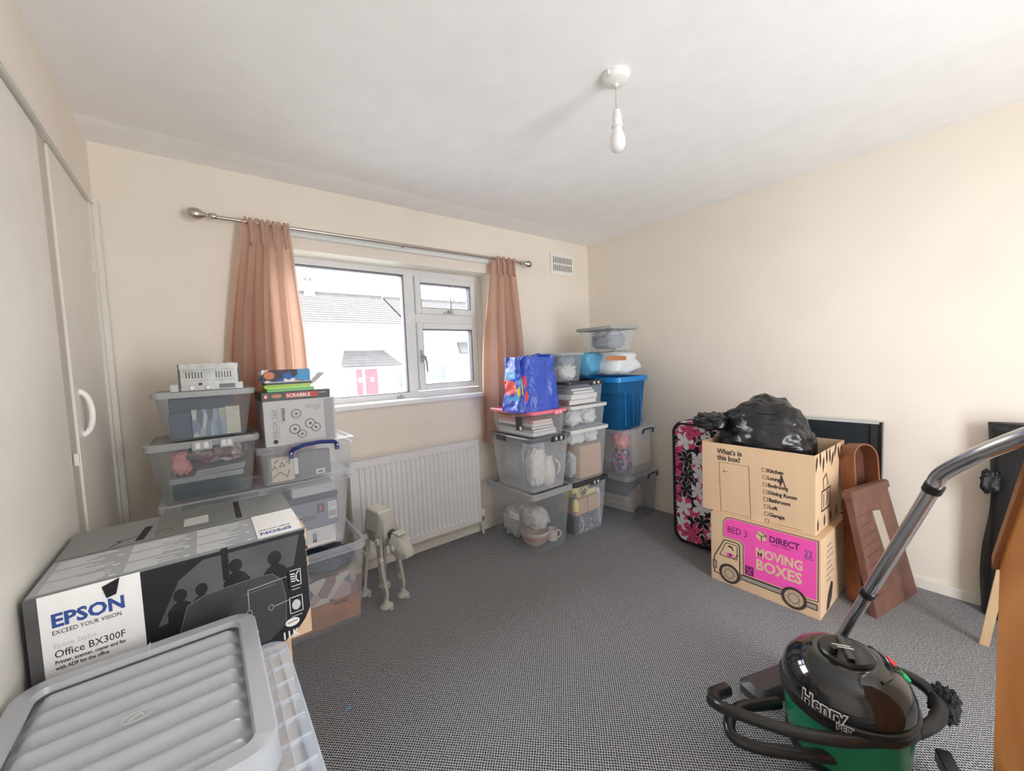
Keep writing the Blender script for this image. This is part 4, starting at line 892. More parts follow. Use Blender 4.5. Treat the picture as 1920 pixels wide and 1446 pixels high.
# crushed corner
m = M(); random.seed(9)
for k in range(9):
    z_ = h_ - .014 - k * random.uniform(.010, .016); w_ = random.uniform(.001, .006)
    m.poly([(Wd - w_, z_), (Wd + .002, z_ + .003), (Wd + .003, z_ + .011), (Wd - w_ * .5, z_ + .012)], .0008, .0022, f)
for k in range(7):
    y_ = .004 + k * random.uniform(.014, .024); w_ = random.uniform(.002, .010); m.poly([(Wd - w_, y_), (Wd + .001, y_ + .002), (Wd + .001, y_ + .014), (Wd - w_ * .6, y_ + .012)], .0010, .0022, ft)
m.build('crushed_corner', CARD3, ep)
m = M(); m.poly([(0, 0), (.030, .012), (.022, -.024), (.006, -.028)], .002, .003, f @ Matrix.Translation((.118, .296, .001))); m.build('black_sticker', BLACKP, ep)
# carton beneath
wbox('brown_carton', 'plain brown carton supporting the printer carton', 'box', -.325, .150, 1.31, 1.70, 0, .553, CARD3)

# ================================================================== NEAR CRATES AND GREY LID
crate('storage_crate', 'lowest grey lidded clear crate beneath the foreground stack', -.31, .075, .56, 1.10, 0, .30, CLEARG, None, GREYLID, taper=.04)
nc = crate('storage_crate', 'clear crate with ribbed clear lid in the foreground left', -.332, .117, .52, 1.135, .302, .655, CLEARW, None, NEARC, taper=.065, lidh=.030, r=.04)
A_, B_ = .2245, .3075
for k in range(10):
    y = -B_ + .05 + k * .056
    M().box(A_ - .060, A_ - .006, y - .0015, y + .0015, .345, .356).build('lid_rib', CLEARW, nc)
for k, x in enumerate((.040, .072, .088)): M().box(A_ - x - .0015, A_ - x + .0015, -B_ + .03, B_ - .03, .345, .357).build('lid_ridge', CLEARW, nc)
wbox('cream_packet', 'cream packet lying under the right edge of the foreground clear lid', 'packet', .03, .055, .70, .86, .50, .54, BEIGE)
bundle('pale_blue_fabric', 'pale blue fabric inside the foreground clear crate', 'fabric', (-.11, .80, .33), (.11, .16, .11), mat('pale blue fabric', (.30, .40, .52), .7, bump=.4, bscale=10), .2, 91)
# the big grey lid
gx0, gx1, gy0, gy1, gz = -.338, .060, .735, 1.213, .660
gd = thing('crate_lid', 'large light grey ribbed crate lid lying loose in the foreground', 'lid', ((gx0 + gx1) / 2, (gy0 + gy1) / 2, gz))
a, b, h_ = (gx1 - gx0) / 2, (gy1 - gy0) / 2, .056
m = M(); m.rloft([(-a - .002, a + .002, -b - .002, b + .002, .05, 0), (-a, a, -b, b, .05, .03), (-a, a, -b, b, .05, h_ - .004), (-a + .004, a - .004, -b + .004, b - .004, .048, h_), (-a + .032, a - .032, -b + .032, b - .032, .025, h_), (-a + .036, a - .036, -b + .036, b - .036, .022, h_ - .012)], False, False, 0, 8)
m.build('lid_rim', NEARGREY, gd, smooth=True)
m = M(); NX, NY = 40, 150; ai, bi = a - .034, b - .034
for j in range(NY + 1):
    for i in range(NX + 1):
        x = -ai + 2 * ai * i / NX; y = -bi + 2 * bi * j / NY
        ph = (y + bi) / (2 * bi) * 8; q = ph - math.floor(ph)
        wv = .5 - .5 * math.cos(2 * PI * q); wv = wv ** .7
        ef_ = min(1, max(0, (ai - abs(x) - .004) / .018)); ef_ = ef_ * ef_ * (3 - 2 * ef_)
        m.v.append((x, y, h_ - .024 + .018 * wv * ef_))
for j in range(NY):
    for i in range(NX): q = j * (NX + 1) + i; m.f.append([q, q + 1, q + NX + 2, q + NX + 1]); m.m.append(0)
m.build('ribbed_panel', NEARGREY, gd, smooth='all')
strokes([[(.022 * math.cos(q * PI / 10), .012 * math.sin(q * PI / 10)) for q in range(21)], [(-.010, -.004), (.004, .006), (.010, -.003)]], .0016, h_ - .006, .001).build('moulded_emblem', WHITELID, gd)
M().box(-.0012, .0012, b - .030, b + .0008, h_ - .002, h_ + .0008).build('moulding_mark', WHITELID, gd)

# ================================================================== WALKING TOY (plain stand-in)
ty = thing('walking_toy', 'old grey plastic four legged walking machine toy on the carpet', 'toy', (.745, 2.24, 0), math.radians(-76))
# local +x is forward
def tt(*p): return p
m = M(); m.loft([[(-.10, -.040, .335), (-.10, .040, .335), (-.095, .055, .40), (-.085, .040, .515), (-.085, -.040, .515), (-.095, -.055, .40)],
                 [(.05, -.040, .320), (.05, .040, .320), (.05, .062, .39), (.04, .042, .505), (.04, -.042, .505), (.05, -.062, .39)],
                 [(.095, -.030, .335), (.095, .030, .335), (.10, .05, .39), (.075, .035, .470), (.075, -.035, .470), (.10, -.05, .39)]])
m.build('hull', PATINA, ty, bevel=.003)
m = M(); m.loft([[(-.083, -.041, .514), (-.083, .041, .514), (-.08, .036, .522), (-.08, -.036, .522)], [(.038, -.043, .504), (.038, .043, .504), (.034, .036, .513), (.034, -.036, .513)]]); m.build('top_hatch', PATLIGHT, ty)
M().tube([(.09, 0, .395), (.150, 0, .375)], .026, 14).build('neck', DKGREY, ty, smooth=True)
hdm = M(); hdm.loft([[(.135, -.034, .33), (.135, .034, .33), (.135, .04, .38), (.14, .028, .415), (.14, -.028, .415), (.135, -.04, .38)], [(.20, -.030, .315), (.20, .030, .315), (.205, .034, .355), (.195, .022, .390), (.195, -.022, .390), (.205, -.034, .355)], [(.235, -.020, .325), (.235, .020, .325), (.238, .022, .345), (.23, .014, .36), (.23, -.014, .36), (.238, -.022, .345)]])
hdm.v = [(.135 + (x - .135) * 1.15, y * 1.3, .37 + (z - .38) * 1.25) for x, y, z in hdm.v]; hd_ = hdm.build('head', PATINA, ty, bevel=.003)
M().box(.140, .192, -.026, .026, .412, .420).build('head_plate', PATLIGHT, hd_)
for s in (-1, 1): M().lathe([(.016, 0), (.016, .014), (.008, .018)], frame((.165, s * .038, .345), (1, 0, 0), (0, 0, 1)) @ Matrix.Rotation(0 if s < 0 else PI, 4, 'Y'), 14).build('side_drum', PATLIGHT, hd_)
for sx, sy, fx in ((.045, -1, .095), (.045, 1, .080), (-.075, -1, -.12), (-.075, 1, -.105)):
    lg = M(); y0 = sy * .052; y1 = sy * .060
    kx = sx + (fx - sx) * .35; lg.loft([[(sx - .022, y0 - .008, .38), (sx + .022, y0 - .008, .38), (sx + .022, y0 + .008, .38), (sx - .022, y0 + .008, .38)], [(kx - .015, y1 - .009, .205), (kx + .015, y1 - .009, .205), (kx + .015, y1 + .009, .205), (kx - .015, y1 + .009, .205)], [(fx - .018, y1 - .008, .085), (fx + .018, y1 - .008, .085), (fx + .018, y1 + .008, .085), (fx - .018, y1 + .008, .085)], [(fx - .010, y1 - .008, .04), (fx + .010, y1 - .008, .04), (fx + .010, y1 + .008, .04), (fx - .010, y1 + .008, .04)]])
    lo = lg.build('leg', PATINA, ty, smooth=True)
    for q in (0, .35, .78): xx = sx + (fx - sx) * q; zz = .36 - .30 * (q if q < .4 else q * 1.03); M().lathe([(.018 - .004 * q, -.010), (.018 - .004 * q, .010)], Matrix.Translation((xx, y1, zz if q else .355)) @ Matrix.Rotation(PI / 2, 4, 'X'), 12).build('joint', PATLIGHT, lo)
    M().lathe([(.036, 0), (.038, .006), (.030, .016), (.016, .026), (.010, .05)], Matrix.Translation((fx, y1, 0)), 14).build('foot', PATINA, lo, smooth=True)
    M().box(fx + .02, fx + .052, y1 - .012, y1 + .012, 0, .010).build('toe', PATINA, lo, bevel=.002)
m = M(); m.box(-.06, .02, -.062, -.055, .40, .404); m.box(-.02, -.012, -.063, -.055, .37, .395); m.build('panel_line', MIDGREY, ty)

# scrap of blue paper on the carpet
tag(M().poly([(0, 0), (.010, .004), (.022, .002), (.024, .010), (.012, .012), (.003, .008)], 0, .0015).build('paper_scrap', mat('blue scrap', (.10, .35, .65), .6), None, loc=(.34, 1.58, .001)), 'tiny scrap of bright blue paper lying on the carpet', 'paper scrap')

# ================================================================== RIGHT WALL GROUP
# suitcase
su = thing('suitcase', 'black suitcase printed with pink and white flowers against the right wall', 'suitcase', (2.785, 1.365, 0))
def xloft(m, secs, n=6):  # rounded rect in (y,z) swept along x: (y0,y1,z0,z1,r,x)
    return m.loft([[(c[5], p[0], p[1]) for p in rr(*c[:5], n)] for c in secs])
m = xloft(M(), [(-.135, .135, .02, .845, .06, -.215), (-.150, .150, .012, .862, .07, -.19), (-.150, .150, .012, .862, .07, .19), (-.14, .14, .02, .85, .06, .21)]); m.build('shell', FLORAL, su, smooth=True)
def band(y0, y1):
    pts_o = rr(-.153, .153, .008, .866, .075, 6)
    m = M(); sel = [(p[0], p[1]) for p in pts_o]
    m.loft([[(-.213, p[0] * .93, .437 + (p[1] - .437) * .975) for p in pts_o], [(-.213, p[0] * .82, .437 + (p[1] - .437) * .945) for p in pts_o], [(-.221, p[0] * .82, .437 + (p[1] - .437) * .945) for p in pts_o], [(-.221, p[0] * .93, .437 + (p[1] - .437) * .975) for p in pts_o], [(-.213, p[0] * .93, .437 + (p[1] - .437) * .975) for p in pts_o]], False, False)
    return m
band(0, 0).build('piping', BLACKP, su, smooth=True)
m = M(); m.tube([(-.13, .02, .862), (-.12, .02, .885), (-.02, .02, .888), (.0, .02, .862)], .010, 8); m.build('carry_handle', BLACKP, su, smooth=True)
for y in (-.1, .1): M().box(.12, .16, y - .02, y + .02, 0, .03).build('foot', BLACKP, su, bevel=.003); M().box(-.19, -.16, y - .02, y + .02, 0, .02).build('foot', BLACKP, su, bevel=.003)
# dark canvas
cb_ = thing('picture_canvas', 'large dark canvas seen from behind leaning on the right wall', 'canvas', (2.965, .86, 0), 0)
Tl = Matrix.Rotation(.02, 4, 'Y')
M().box(-.016, .016, -.37, .31, .0, .885, Tl).build('canvas_back', CANVAS, cb_); M().box(-.018, .020, -.372, .312, .885, .897, Tl).build('top_edge', mat('pale canvas edge', (.55, .57, .58), .7), cb_)
M().box(-.022, .018, -.378, -.366, .0, .897, Tl).build('side_edge', BLACKP, cb_, bevel=.001); M().box(-.024, -.016, -.36, -.33, .0, .88, Tl).build('stretcher_bar', mat('dark stretcher', (.02, .022, .025), .6), cb_)

# lower moving box
def carton(name, label, loc, L_, D_, H_, open_top=False, mt=CARD):
    t = thing(name, label, 'cardboard box', loc); th = .005
    m = M()
    if not open_top: m.box(0, D_, -L_ / 2, L_ / 2, 0, H_)
    else:
        m.box(0, th, -L_ / 2, L_ / 2, 0, H_); m.box(D_ - th, D_, -L_ / 2, L_ / 2, 0, H_); m.box(th, D_ - th, -L_ / 2, -L_ / 2 + th, 0, H_); m.box(th, D_ - th, L_ / 2 - th, L_ / 2, 0, H_); m.box(th, D_ - th, -L_ / 2 + th, L_ / 2 - th, 0, th)
    m.build('carton', mt, t, bevel=.0015 if not open_top else 0); return t
LB = carton('moving_box', 'closed tan moving box printed with a pink lorry, standing on the carpet', (2.287, .848, 0), .526, .47, .400)
f = frame((0, .263, 0), (0, -1, 0), (0, 0, 1)); U = lambda y: 1.111 - y
def fp(l): return [(U(a), b) for a, b in l]
# pink van body
body = fp([(.998, .389), (.600, .389), (.600, .098), (.640, .093), (.668, .112), (.695, .120), (.722, .112), (.742, .096), (.928, .096), (.928, .262), (.948, .278), (1.030, .278), (1.036, .29), (1.033, .360), (1.02, .38)])
flat(LB, 'van_outline', INK2, [(U(1.002), .396), (U(.593), .396), (U(.593), .088), (U(.640), .083), (U(.665), .102), (U(.695), .110), (U(.722), .102), (U(.742), .086), (U(.936), .086), (U(.936), .256), (U(.952), .271), (U(1.034), .271), (U(1.043), .285), (U(1.040), .365), (U(1.024), .388)], f, .0004)
flat(LB, 'van_gap', TANINK, [(U(1.000), .392), (U(.597), .392), (U(.597), .092), (U(.640), .087), (U(.667), .107), (U(.695), .115), (U(.722), .107), (U(.742), .091), (U(.932), .091), (U(.932), .259), (U(.950), .274), (U(1.032), .274), (U(1.040), .287), (U(1.037), .362), (U(1.022), .385)], f, .0009)
flat(LB, 'pink_panel', PINK, body, f, .0014)
flat(LB, 'cab_outline', INK2, fp([(1.036, .258), (1.090, .150), (1.094, .135), (1.094, .045), (1.050, .040), (.950, .044), (.950, .245), (.958, .256), (.975, .260)]), f, .0006)
flat(LB, 'cab', TANINK, fp([(1.033, .252), (1.084, .150), (1.088, .135), (1.088, .050), (1.050, .046), (.956, .050), (.956, .242), (.962, .250), (.975, .254)]), f, .0011)
strokes([fp([(1.028, .236), (1.060, .160), (.968, .160), (.964, .236), (.975, .242), (1.018, .242), (1.028, .236)]), fp([(.960, .190), (.984, .160)]), fp([(1.098, .115), (1.080, .115), (1.080, .072), (1.098, .072), (1.098, .115)])], .004, .0016, T=f).build('cab_lines', INK2, LB)
flat(LB, 'bumper', GREYINK, rect(U(1.096), U(1.083), .076, .112), f, .0014)
flat(LB, 'driver_shirt', PINK, rect(U(1.022), U(.985), .164, .185), f, .0016); flat(LB, 'driver_hair', INK2, [(U(1.018), .222), (U(1.008), .232), (U(.99), .226), (U(.983), .205), (U(.99), .208), (U(.997), .218)], f, .0016); flat(LB, 'driver_tie', PURPLE, [(U(1.006), .164), (U(1.000), .164), (U(.996), .186), (U(1.010), .186)], f, .0022)
for cy_, cz_ in ((1.008, .065), (.695, .064)):
    w_ = flat(LB, 'wheel', INK2, disc(U(cy_), cz_, .056, 32), f, .0020); M().poly(disc(U(cy_), cz_, .042, 32), .0025, .0028, f).build('wheel_rim', mat('wheel tan', (.48, .36, .25), .7), w_)
    strokes([[(U(cy_) + .024 * math.cos(q * PI / 10), cz_ + .024 * math.sin(q * PI / 10)) for q in range(21)]] + [[(U(cy_) + .032 * math.cos(q * PI / 4), cz_ + .032 * math.sin(q * PI / 4)), (U(cy_) + .035 * math.cos(q * PI / 4), cz_ + .035 * math.sin(q * PI / 4))] for q in range(8)], .0022, .0030, T=f).build('wheel_lines', INK2, w_)
flat(LB, 'skirt_outline', INK2, rect(U(.946), U(.755), .056, .088), f, .0008); flat(LB, 'skirt_bar', GREYINK, rect(U(.942), U(.755), .062, .082), f, .0018); flat(LB, 'skirt_outline', INK2, rect(U(.642), U(.596), .044, .076), f, .0008); flat(LB, 'skirt_bar', GREYINK, rect(U(.640), U(.600), .050, .070), f, .0018)
text(LB, 'BED 3', .052, f @ Matrix.Translation((U(1.018), .308, .0020)), PURPLE, sx=.80)
text(LB, 'DIRECT', .046, f @ Matrix.Translation((U(.806), .322, .0020)), PURPLE, bold=.0014, sx=.86); text(LB, '22', .05, f @ Matrix.Translation((U(.652), .300, .0022)), BLUEINK, sx=.72); strokes([fp([(.652, .292), (.612, .292)])], .003, .0022, T=f).build('underline', BLUEINK, LB)
flat(LB, 'box_logo', TANINK, [(U(.842), .366), (U(.868), .354), (U(.868), .324), (U(.842), .310), (U(.818), .324), (U(.818), .354)], f, .0018); strokes([fp([(.842, .362), (.822, .350), (.822, .338)]), fp([(.866, .350), (.842, .338), (.842, .312)]), fp([(.842, .338), (.822, .348)])], .004, .0024, T=f).build('logo_lines', INK2, LB)
text(LB, 'GLOBAL TRADING', .011, f @ Matrix.Translation((U(.80), .306, .0020)), PURPLE, sx=1.0)
text(LB, 'MOVING', .068, f @ Matrix.Translation((U(.872), .222, .0020)), TANINK, bold=.0022, sx=.80); text(LB, 'BOXES', .080, f @ Matrix.Translation((U(.872), .150, .0020)), TANINK, bold=.0026, sx=.87)
flat(LB, 'fragile_panel', PURPLE, rect(U(.924), U(.882), .098, .150), f, .0020); strokes([fp([(.915, .140), (.909, .126), (.897, .126), (.891, .140)]), fp([(.903, .126), (.903, .112)]), fp([(.912, .110), (.894, .110)])], .0035, .0026, T=f).build('glass_symbol', PINK, LB)
# its right side
fs = frame((0, -.263, 0), (1, 0, 0), (0, 0, 1)); strokes([[(.10, .34 - k * .03), (.16 + .02 * (k % 3), .34 - k * .03)] for k in range(7)], .008, T=fs).build('printed_text', GREYINK, LB)
flat(LB, 'printed_leaf', INK2, [(.09, .01), (.12, .09), (.17, .14), (.20, .12), (.18, .05), (.14, .01)], fs)
# upper open box
UB = carton('moving_box', 'open tan moving box with a room checklist, stacked on the pink lorry box', (2.315, .893, .4015), .556, .50, .402, True)
f = frame((0, .278, 0), (0, -1, 0), (0, 0, 1)); U = lambda y: 1.171 - y; Z = lambda z: z - .4015
text(UB, "What's in", .041, f @ Matrix.Translation((U(1.082), Z(.745), .0006)), INK, bold=.0010, sx=.84); text(UB, 'this box?', .041, f @ Matrix.Translation((U(1.082), Z(.709), .0006)), INK, bold=.0010, sx=.84)
strokes([[(U(a_), Z(b_)) for a_, b_ in ((1.073, .696), (.914, .696), (.905, .412), (1.064, .412), (1.073, .696))]], .0016, T=f).build('name_panel_outline', INK2, UB)
strokes([[(U(.838), Z(.410)), (U(.800), Z(.412))], [(U(.806), Z(.413)), (U(.674), Z(.416))]][1:], .0016, T=f).build('write_in_line', INK2, UB)
for k, s_ in enumerate(('Kitchen', 'Lounge', 'Bedroom', 'Dining Room', 'Bathroom', 'Loft', 'Garage', '')):
    z_ = Z(.692 - .0390 * k); y_ = .839 - .0018 * k; u_ = U(y_)
    strokes([[(u_ - .009, z_ - .009), (u_ + .009, z_ - .009), (u_ + .009, z_ + .009), (u_ - .009, z_ + .009), (u_ - .009, z_ - .009)]], .0018, T=f).build('tick_box', INK2, UB)
    if s_: text(UB, s_, .028, f @ Matrix.Translation((u_ + .014, z_ - .009, .0006)), INK, bold=.0008, sx=.86)
m = M(); m.poly([(0, 0), (.006, .0), (.032, -.085), (.027, -.085), (.010, -.03), (.0, -.06), (-.004, -.055)], .0006, .001, f @ Matrix.Translation((U(.763), Z(.680), 0))); m.build('gouge_mark', INK2, UB)
strokes([[(U(1.052), Z(.640)), (U(1.046), Z(.652)), (U(1.044), Z(.642))], [(U(1.040), Z(.644)), (U(1.028), Z(.648))]], .002, T=f).build('scuff_mark', INK2, UB)
fs = frame((0, -.278, 0), (1, 0, 0), (0, 0, 1)); random.seed(3)
for k in range(9):
    x = .02 + k * .052; tl = random.uniform(-.5, .5); z0 = .37 + .02 * math.sin(k * 2.3)
    lf = [(0, -.055), (.013, -.025), (.012, .01), (0, .028), (-.012, .008), (-.012, -.022)]
    flat(UB, 'printed_leaf', INK2, [(x + p * math.cos(tl) - q * math.sin(tl), z0 + p * math.sin(tl) + q * math.cos(tl)) for p, q in lf], fs)
    if k % 2 == 0: flat(UB, 'printed_leaf', INK2, [(x + .02 + p * .9, .035 + q * .8 * (-1)) for p, q in lf], fs)
strokes([[(.10, .10), (.24, .10), (.24, .20), (.10, .20), (.10, .10)], [(.13, .2), (.12, .26), (.17, .28), (.2, .22)], [(.13, .12), (.13, .18)], [(.17, .12), (.2, .18)]], .008, T=fs).build('recycle_print', INK2, UB)
# bin liner bag bulging out of it
def binbag():
    m = M(); nu, nv = 160, 90; rings = []
    for j in range(nv + 1):
        ph = -PI / 2 + PI * j / nv; ring = []
        for i in range(nu):
            th = 2 * PI * i / nu; d = Vector((math.cos(ph) * math.cos(th), math.cos(ph) * math.sin(th), math.sin(ph)))
            k = 1 + .09 * noise.noise(d * 1.7 + Vector((3, 5, 1))) + .07 * noise.noise(Vector((d.x * 3, d.y * 3, d.z * 6)) + Vector((1, 2, 8))) - .08 * abs(noise.noise(Vector((d.x * 2 + d.z * 2, d.y * 2.5 - d.z * 2, d.z * 7)) + Vector((4, 0, 2)))) - .022 * abs(noise.noise(Vector((d.x * 5 - d.z * 4, d.y * 5, d.z * 14)))) + .003 * noise.noise(d * 24)
            x, y, z = d.x * .205 * k, d.y * .245 * k, d.z * .30 * k
            ring.append((x, y, z))
        rings.append(ring)
    return m.loft(rings)
bb = thing('bin_bag', 'shiny black bin liner full of soft things bulging from the open box', 'bag', (2.56, .920, .765))
binbag().build('bag_body', BINBAG, bb, smooth='all')
bundle_o = bundle('x', '', '', (0, 0, 0), (.10, .09, .045), BINBAG, .35, 101); bundle_o.name = 'bag_neck'; bundle_o.parent = bb; bundle_o.location = (-.115, .245, .09)
for k_ in ('label', 'category'): del bundle_o[k_]

# arched wooden tray leaning
T0 = Vector((2.645, .495, .0)); Tt = Vector((2.78, .565, .800))
ax = (Tt - T0).normalized(); nrm = Vector((-.55, -.80, 0)); nrm = (nrm - ax * nrm.dot(ax)).normalized(); wx = ax.cross(nrm).normalized()
TT = Matrix((wx, ax, nrm)).transposed().to_4x4(); TT.translation = T0
at = thing('wooden_tray', 'tall round topped bentwood tray leaning beside the boxes', 'tray', tuple(T0)); TTl = TT.copy(); TTl.translation = (0, 0, 0)
LN = (Tt - T0).length; hw = .070
def arch(w_, l_): return [(-w_, .0)] + [(w_ * math.cos(PI - k * PI / 16), l_ - w_ * 1.15 + w_ * 1.15 * math.sin(PI - k * PI / 16)) for k in range(17)] + [(w_, 0)]
o1, i1 = arch(hw, LN), arch(hw - .008, LN - .008)
m = M(); n_ = len(o1)
rings = [[(p[0], p[1], z) for p in q] for q, z in ((o1, -.02), (o1, .065), (i1, .065), (i1, -.02))]
for k in range(3):
    for i in range(n_ - 1):
        b_ = len(m.v); m.v += [tuple(TTl @ Vector(q)) for q in (rings[k][i], rings[k][i + 1], rings[k + 1][i + 1], rings[k + 1][i])]; m.f.append([b_, b_ + 1, b_ + 2, b_ + 3]); m.m.append(0)
m.build('bent_rim', WOODR, at, smooth=True); M().poly(arch(hw - .004, LN - .004), -.02, -.012, TTl).build('tray_base', WOODD, at)
# brown board
P0 = Vector((2.50, .415, .0)); P1 = Vector((2.93, .325, .0)); up_t = Vector((2.445, .54, .60)) 
# edges measured: lower edge P0-P1, upper left corner and right corner
UL = Vector((2.45, .515, .615)); UR = Vector((2.80, .435, .61))
bd = thing('brown_board', 'reddish brown wooden board with a pale plate leaning beside the bentwood tray', 'board', tuple(P0))
rx = (P1 - P0).normalized(); uy = ((UL + UR) / 2 - (P0 + P1) / 2); hL = uy.length; nz_ = rx.cross(uy).normalized(); uyn = nz_.cross(rx)
f = Matrix((rx, uy.normalized(), nz_)).transposed().to_4x4()
bw0, bw1 = (P1 - P0).length, (UR - UL).length
off = (bw0 - bw1) / 2
M().poly([(0, 0), (bw0, 0), (bw0 - off, hL), (off, hL)], -.030, 0, f).build('panel', WOODB, bd, bevel=.003)
M().poly([(off - .012, hL - .035), (bw0 - off + .012, hL - .035), (bw0 - off + .008, hL + .008), (off - .008, hL + .008)], -.034, .008, f).build('top_rail', WOODB, bd, bevel=.004)
flat(bd, 'metal_plate', mat('tarnished plate', (.42, .36, .30), .5), [(off + .17, .28), (off + .24, .27), (off + .215, .50), (off + .145, .51)], f, .001, .006)
for k in range(9): strokes([[(off * .6 + .03, .10 + k * .05), (off * .6 + .15, .11 + k * .05)]], .0025, .0002, .001, f).build('scored_line', WOODD, bd)

# ================================================================== VACUUM
VX, VY = 1.565, .335
vc = thing('vacuum_cleaner', 'black and green tub vacuum cleaner with hose and steel wand', 'vacuum cleaner', (VX, VY, 0))
M().lathe([(.135, .035), (.150, .045), (.158, .08), (.162, .14), (.165, .19), (.165, .197)], None, 48).build('drum', GREEN, vc, smooth=True)
M().lathe([(.165, .192), (.175, .196), (.177, .206), (.174, .214), (.177, .220), (.176, .230), (.170, .234), (.150, .234)], None, 56).build('collar', BLACKP, vc, smooth=True)
M().lathe([(.168, .232), (.170, .245), (.166, .268), (.155, .295), (.132, .322), (.100, .341), (.072, .348), (.070, .346)], None, 64).build('dome', GLOSSBLACK, vc, smooth='all')
cap = M().lathe([(.072, .343), (.070, .352), (.066, .356), (.0, .360)], None, 40, caps=False).build('top_cap', BLACKP, vc, smooth=True)
M().box(-.060, .060, -.010, .010, .357, .366, Matrix.Rotation(.5, 4, 'Z')).build('cable_winder', GLOSSBLACK, cap, bevel=.003)
M().lathe([(.011, .360), (.012, .378), (.008, .381)], Matrix.Translation((-.045, .02, 0)), 14).build('winder_knob', GLOSSBLACK, cap, smooth=True)
rotz = Matrix.Rotation(math.radians(-60), 4, 'Z')
strokes([[(-.030, .006), (.014, .006)], [(-.024, -.004), (.020, -.004)]], .004, .0, .0008, Matrix.Translation((-.005, .0, .3665)) @ rotz).build('worn_lettering', WHITE, vc)
m = M(); m.tube([(.112 * math.cos(q), .112 * math.sin(q), .336) for q in [math.radians(-20 - 9 * k) for k in range(12)]], .0045, 8); m.build('moulded_ridge', GLOSSBLACK, vc, smooth=True)
M().box(-.014, .014, -.012, .012, .0, .008, Matrix.Translation((.100, -.088, .318)) @ Matrix.Rotation(math.radians(-42), 4, 'Z') @ Matrix.Rotation(.6, 4, 'Y')).build('power_switch', RED, vc, bevel=.002)
M().box(-.014, .014, -.012, .012, .0, .008, Matrix.Translation((.080, -.125, .300)) @ Matrix.Rotation(math.radians(-57), 4, 'Z') @ Matrix.Rotation(.8, 4, 'Y')).build('speed_switch', mat('green switch', (.02, .35, .12), .4), vc, bevel=.002)
# wrapped lettering on the dome's brow
def wraptext(s_, size, az0, r_, z_, mt, sx, up=-1, bold=.0, depth=.0006, slope=.0):
    o = text(vc, s_, size, Matrix.Identity(4), mt, bold=bold, sx=sx, depth=depth)
    for v in o.data.vertices:
        x, y, d = v.co; az = math.radians(az0) + x / r_; rr_ = r_ + .0015 + d - max(0, y) * .06; v.co = (rr_ * math.cos(az), rr_ * math.sin(az), z_ + y + slope * x)
    return o
bk = M()
for k in range(12):
    a0, a1 = math.radians(150 + k * 4.2), math.radians(150 + (k + 1) * 4.2)
    for r_ in ((.1706),): bk.add([(r_ * math.cos(a0), r_ * math.sin(a0), .236), (r_ * math.cos(a1), r_ * math.sin(a1), .236), (.1700 * math.cos(a1), .1700 * math.sin(a1), .268), (.1700 * math.cos(a0), .1700 * math.sin(a0), .268)], [(0, 1, 2, 3)])
wraptext('Henry', .052, 156, .172, .2335, WHITE, .85, bold=.004, depth=.0005); wraptext('Henry', .052, 156, .1735, .2335, INK, .85, bold=.0008, depth=.0005)
wraptext('PET', .026, 186, .176, .2125, WHITE, .9, bold=.0022, depth=.0005); wraptext('PET', .026, 186, .1775, .2125, INK, .9, bold=.0003, depth=.0005)
for az in (40, 140, 215, 325):
    x, y = .13 * math.cos(math.radians(az)), .13 * math.sin(math.radians(az)); M().lathe([(.02, -.012), (.026, -.01), (.026, .01), (.02, .012)], Matrix.Translation((x, y, .026)) @ Matrix.Rotation(PI / 2, 4, 'X'), 18).build('wheel', BLACKP, vc)
M().lathe([(.150, .02), (.160, .026), (.160, .045), (.140, .05)], None, 40).build('base_ring', BLACKP, vc, smooth=True)
def spline(P_, n):
    P_ = [Vector(p) for p in P_]; out = []
    Q = [P_[0] * 2 - P_[1]] + P_ + [P_[-1] * 2 - P_[-2]]
    for i in range(1, len(Q) - 2):
        for k in range(n):
            t_ = k / n; a_, b_, c_, d_ = Q[i - 1], Q[i], Q[i + 1], Q[i + 2]
            out.append(.5 * ((2 * b_) + (c_ - a_) * t_ + (2 * a_ - 5 * b_ + 4 * c_ - d_) * t_ ** 2 + (3 * b_ - a_ - 3 * c_ + d_) * t_ ** 3))
    out.append(P_[-1]); return out
def resample(P_, st):
    out = [P_[0]]; acc = 0
    for p, q in zip(P_[:-1], P_[1:]):
        sg = (q - p).length; d = st - acc
        while d <= sg: out.append(p + (q - p) * d / sg); d += st
        acc = (acc + sg) % st if sg else acc
        acc = sg - (d - st)
    return out
V0 = Vector((VX, VY, 0))
def hose(P_, name, rad=.0185):
    R_ = resample(spline(P_, 24), .0030); rs = [rad if k % 2 else rad - .0022 for k in range(len(R_))]
    return M().tube([p - V0 for p in R_], rs, 14).build(name, HOSE, vc, smooth='all')
hose([(1.262, .615, .17), (1.238, .572, .19), (1.255, .487, .20), (1.312, .375, .20), (1.394, .279, .20), (1.519, .193, .20), (1.655, .140, .20), (1.750, .150, .21), (1.785, .22, .22), (1.77, .32, .20), (1.72, .40, .15)], 'hose')
hose([(1.50, .50, .10), (1.43, .535, .11), (1.36, .566, .12), (1.30, .575, .115), (1.255, .55, .10), (1.272, .493, .095), (1.345, .402, .095), (1.43, .32, .09), (1.48, .26, .08)], 'hose')
M().tube([Vector(p) - V0 for p in ((1.262, .612, .168), (1.305, .632, .155), (1.375, .62, .14))], [.021, .022, .022], 14).build('hose_cuff', BLACKP, vc, smooth=True)
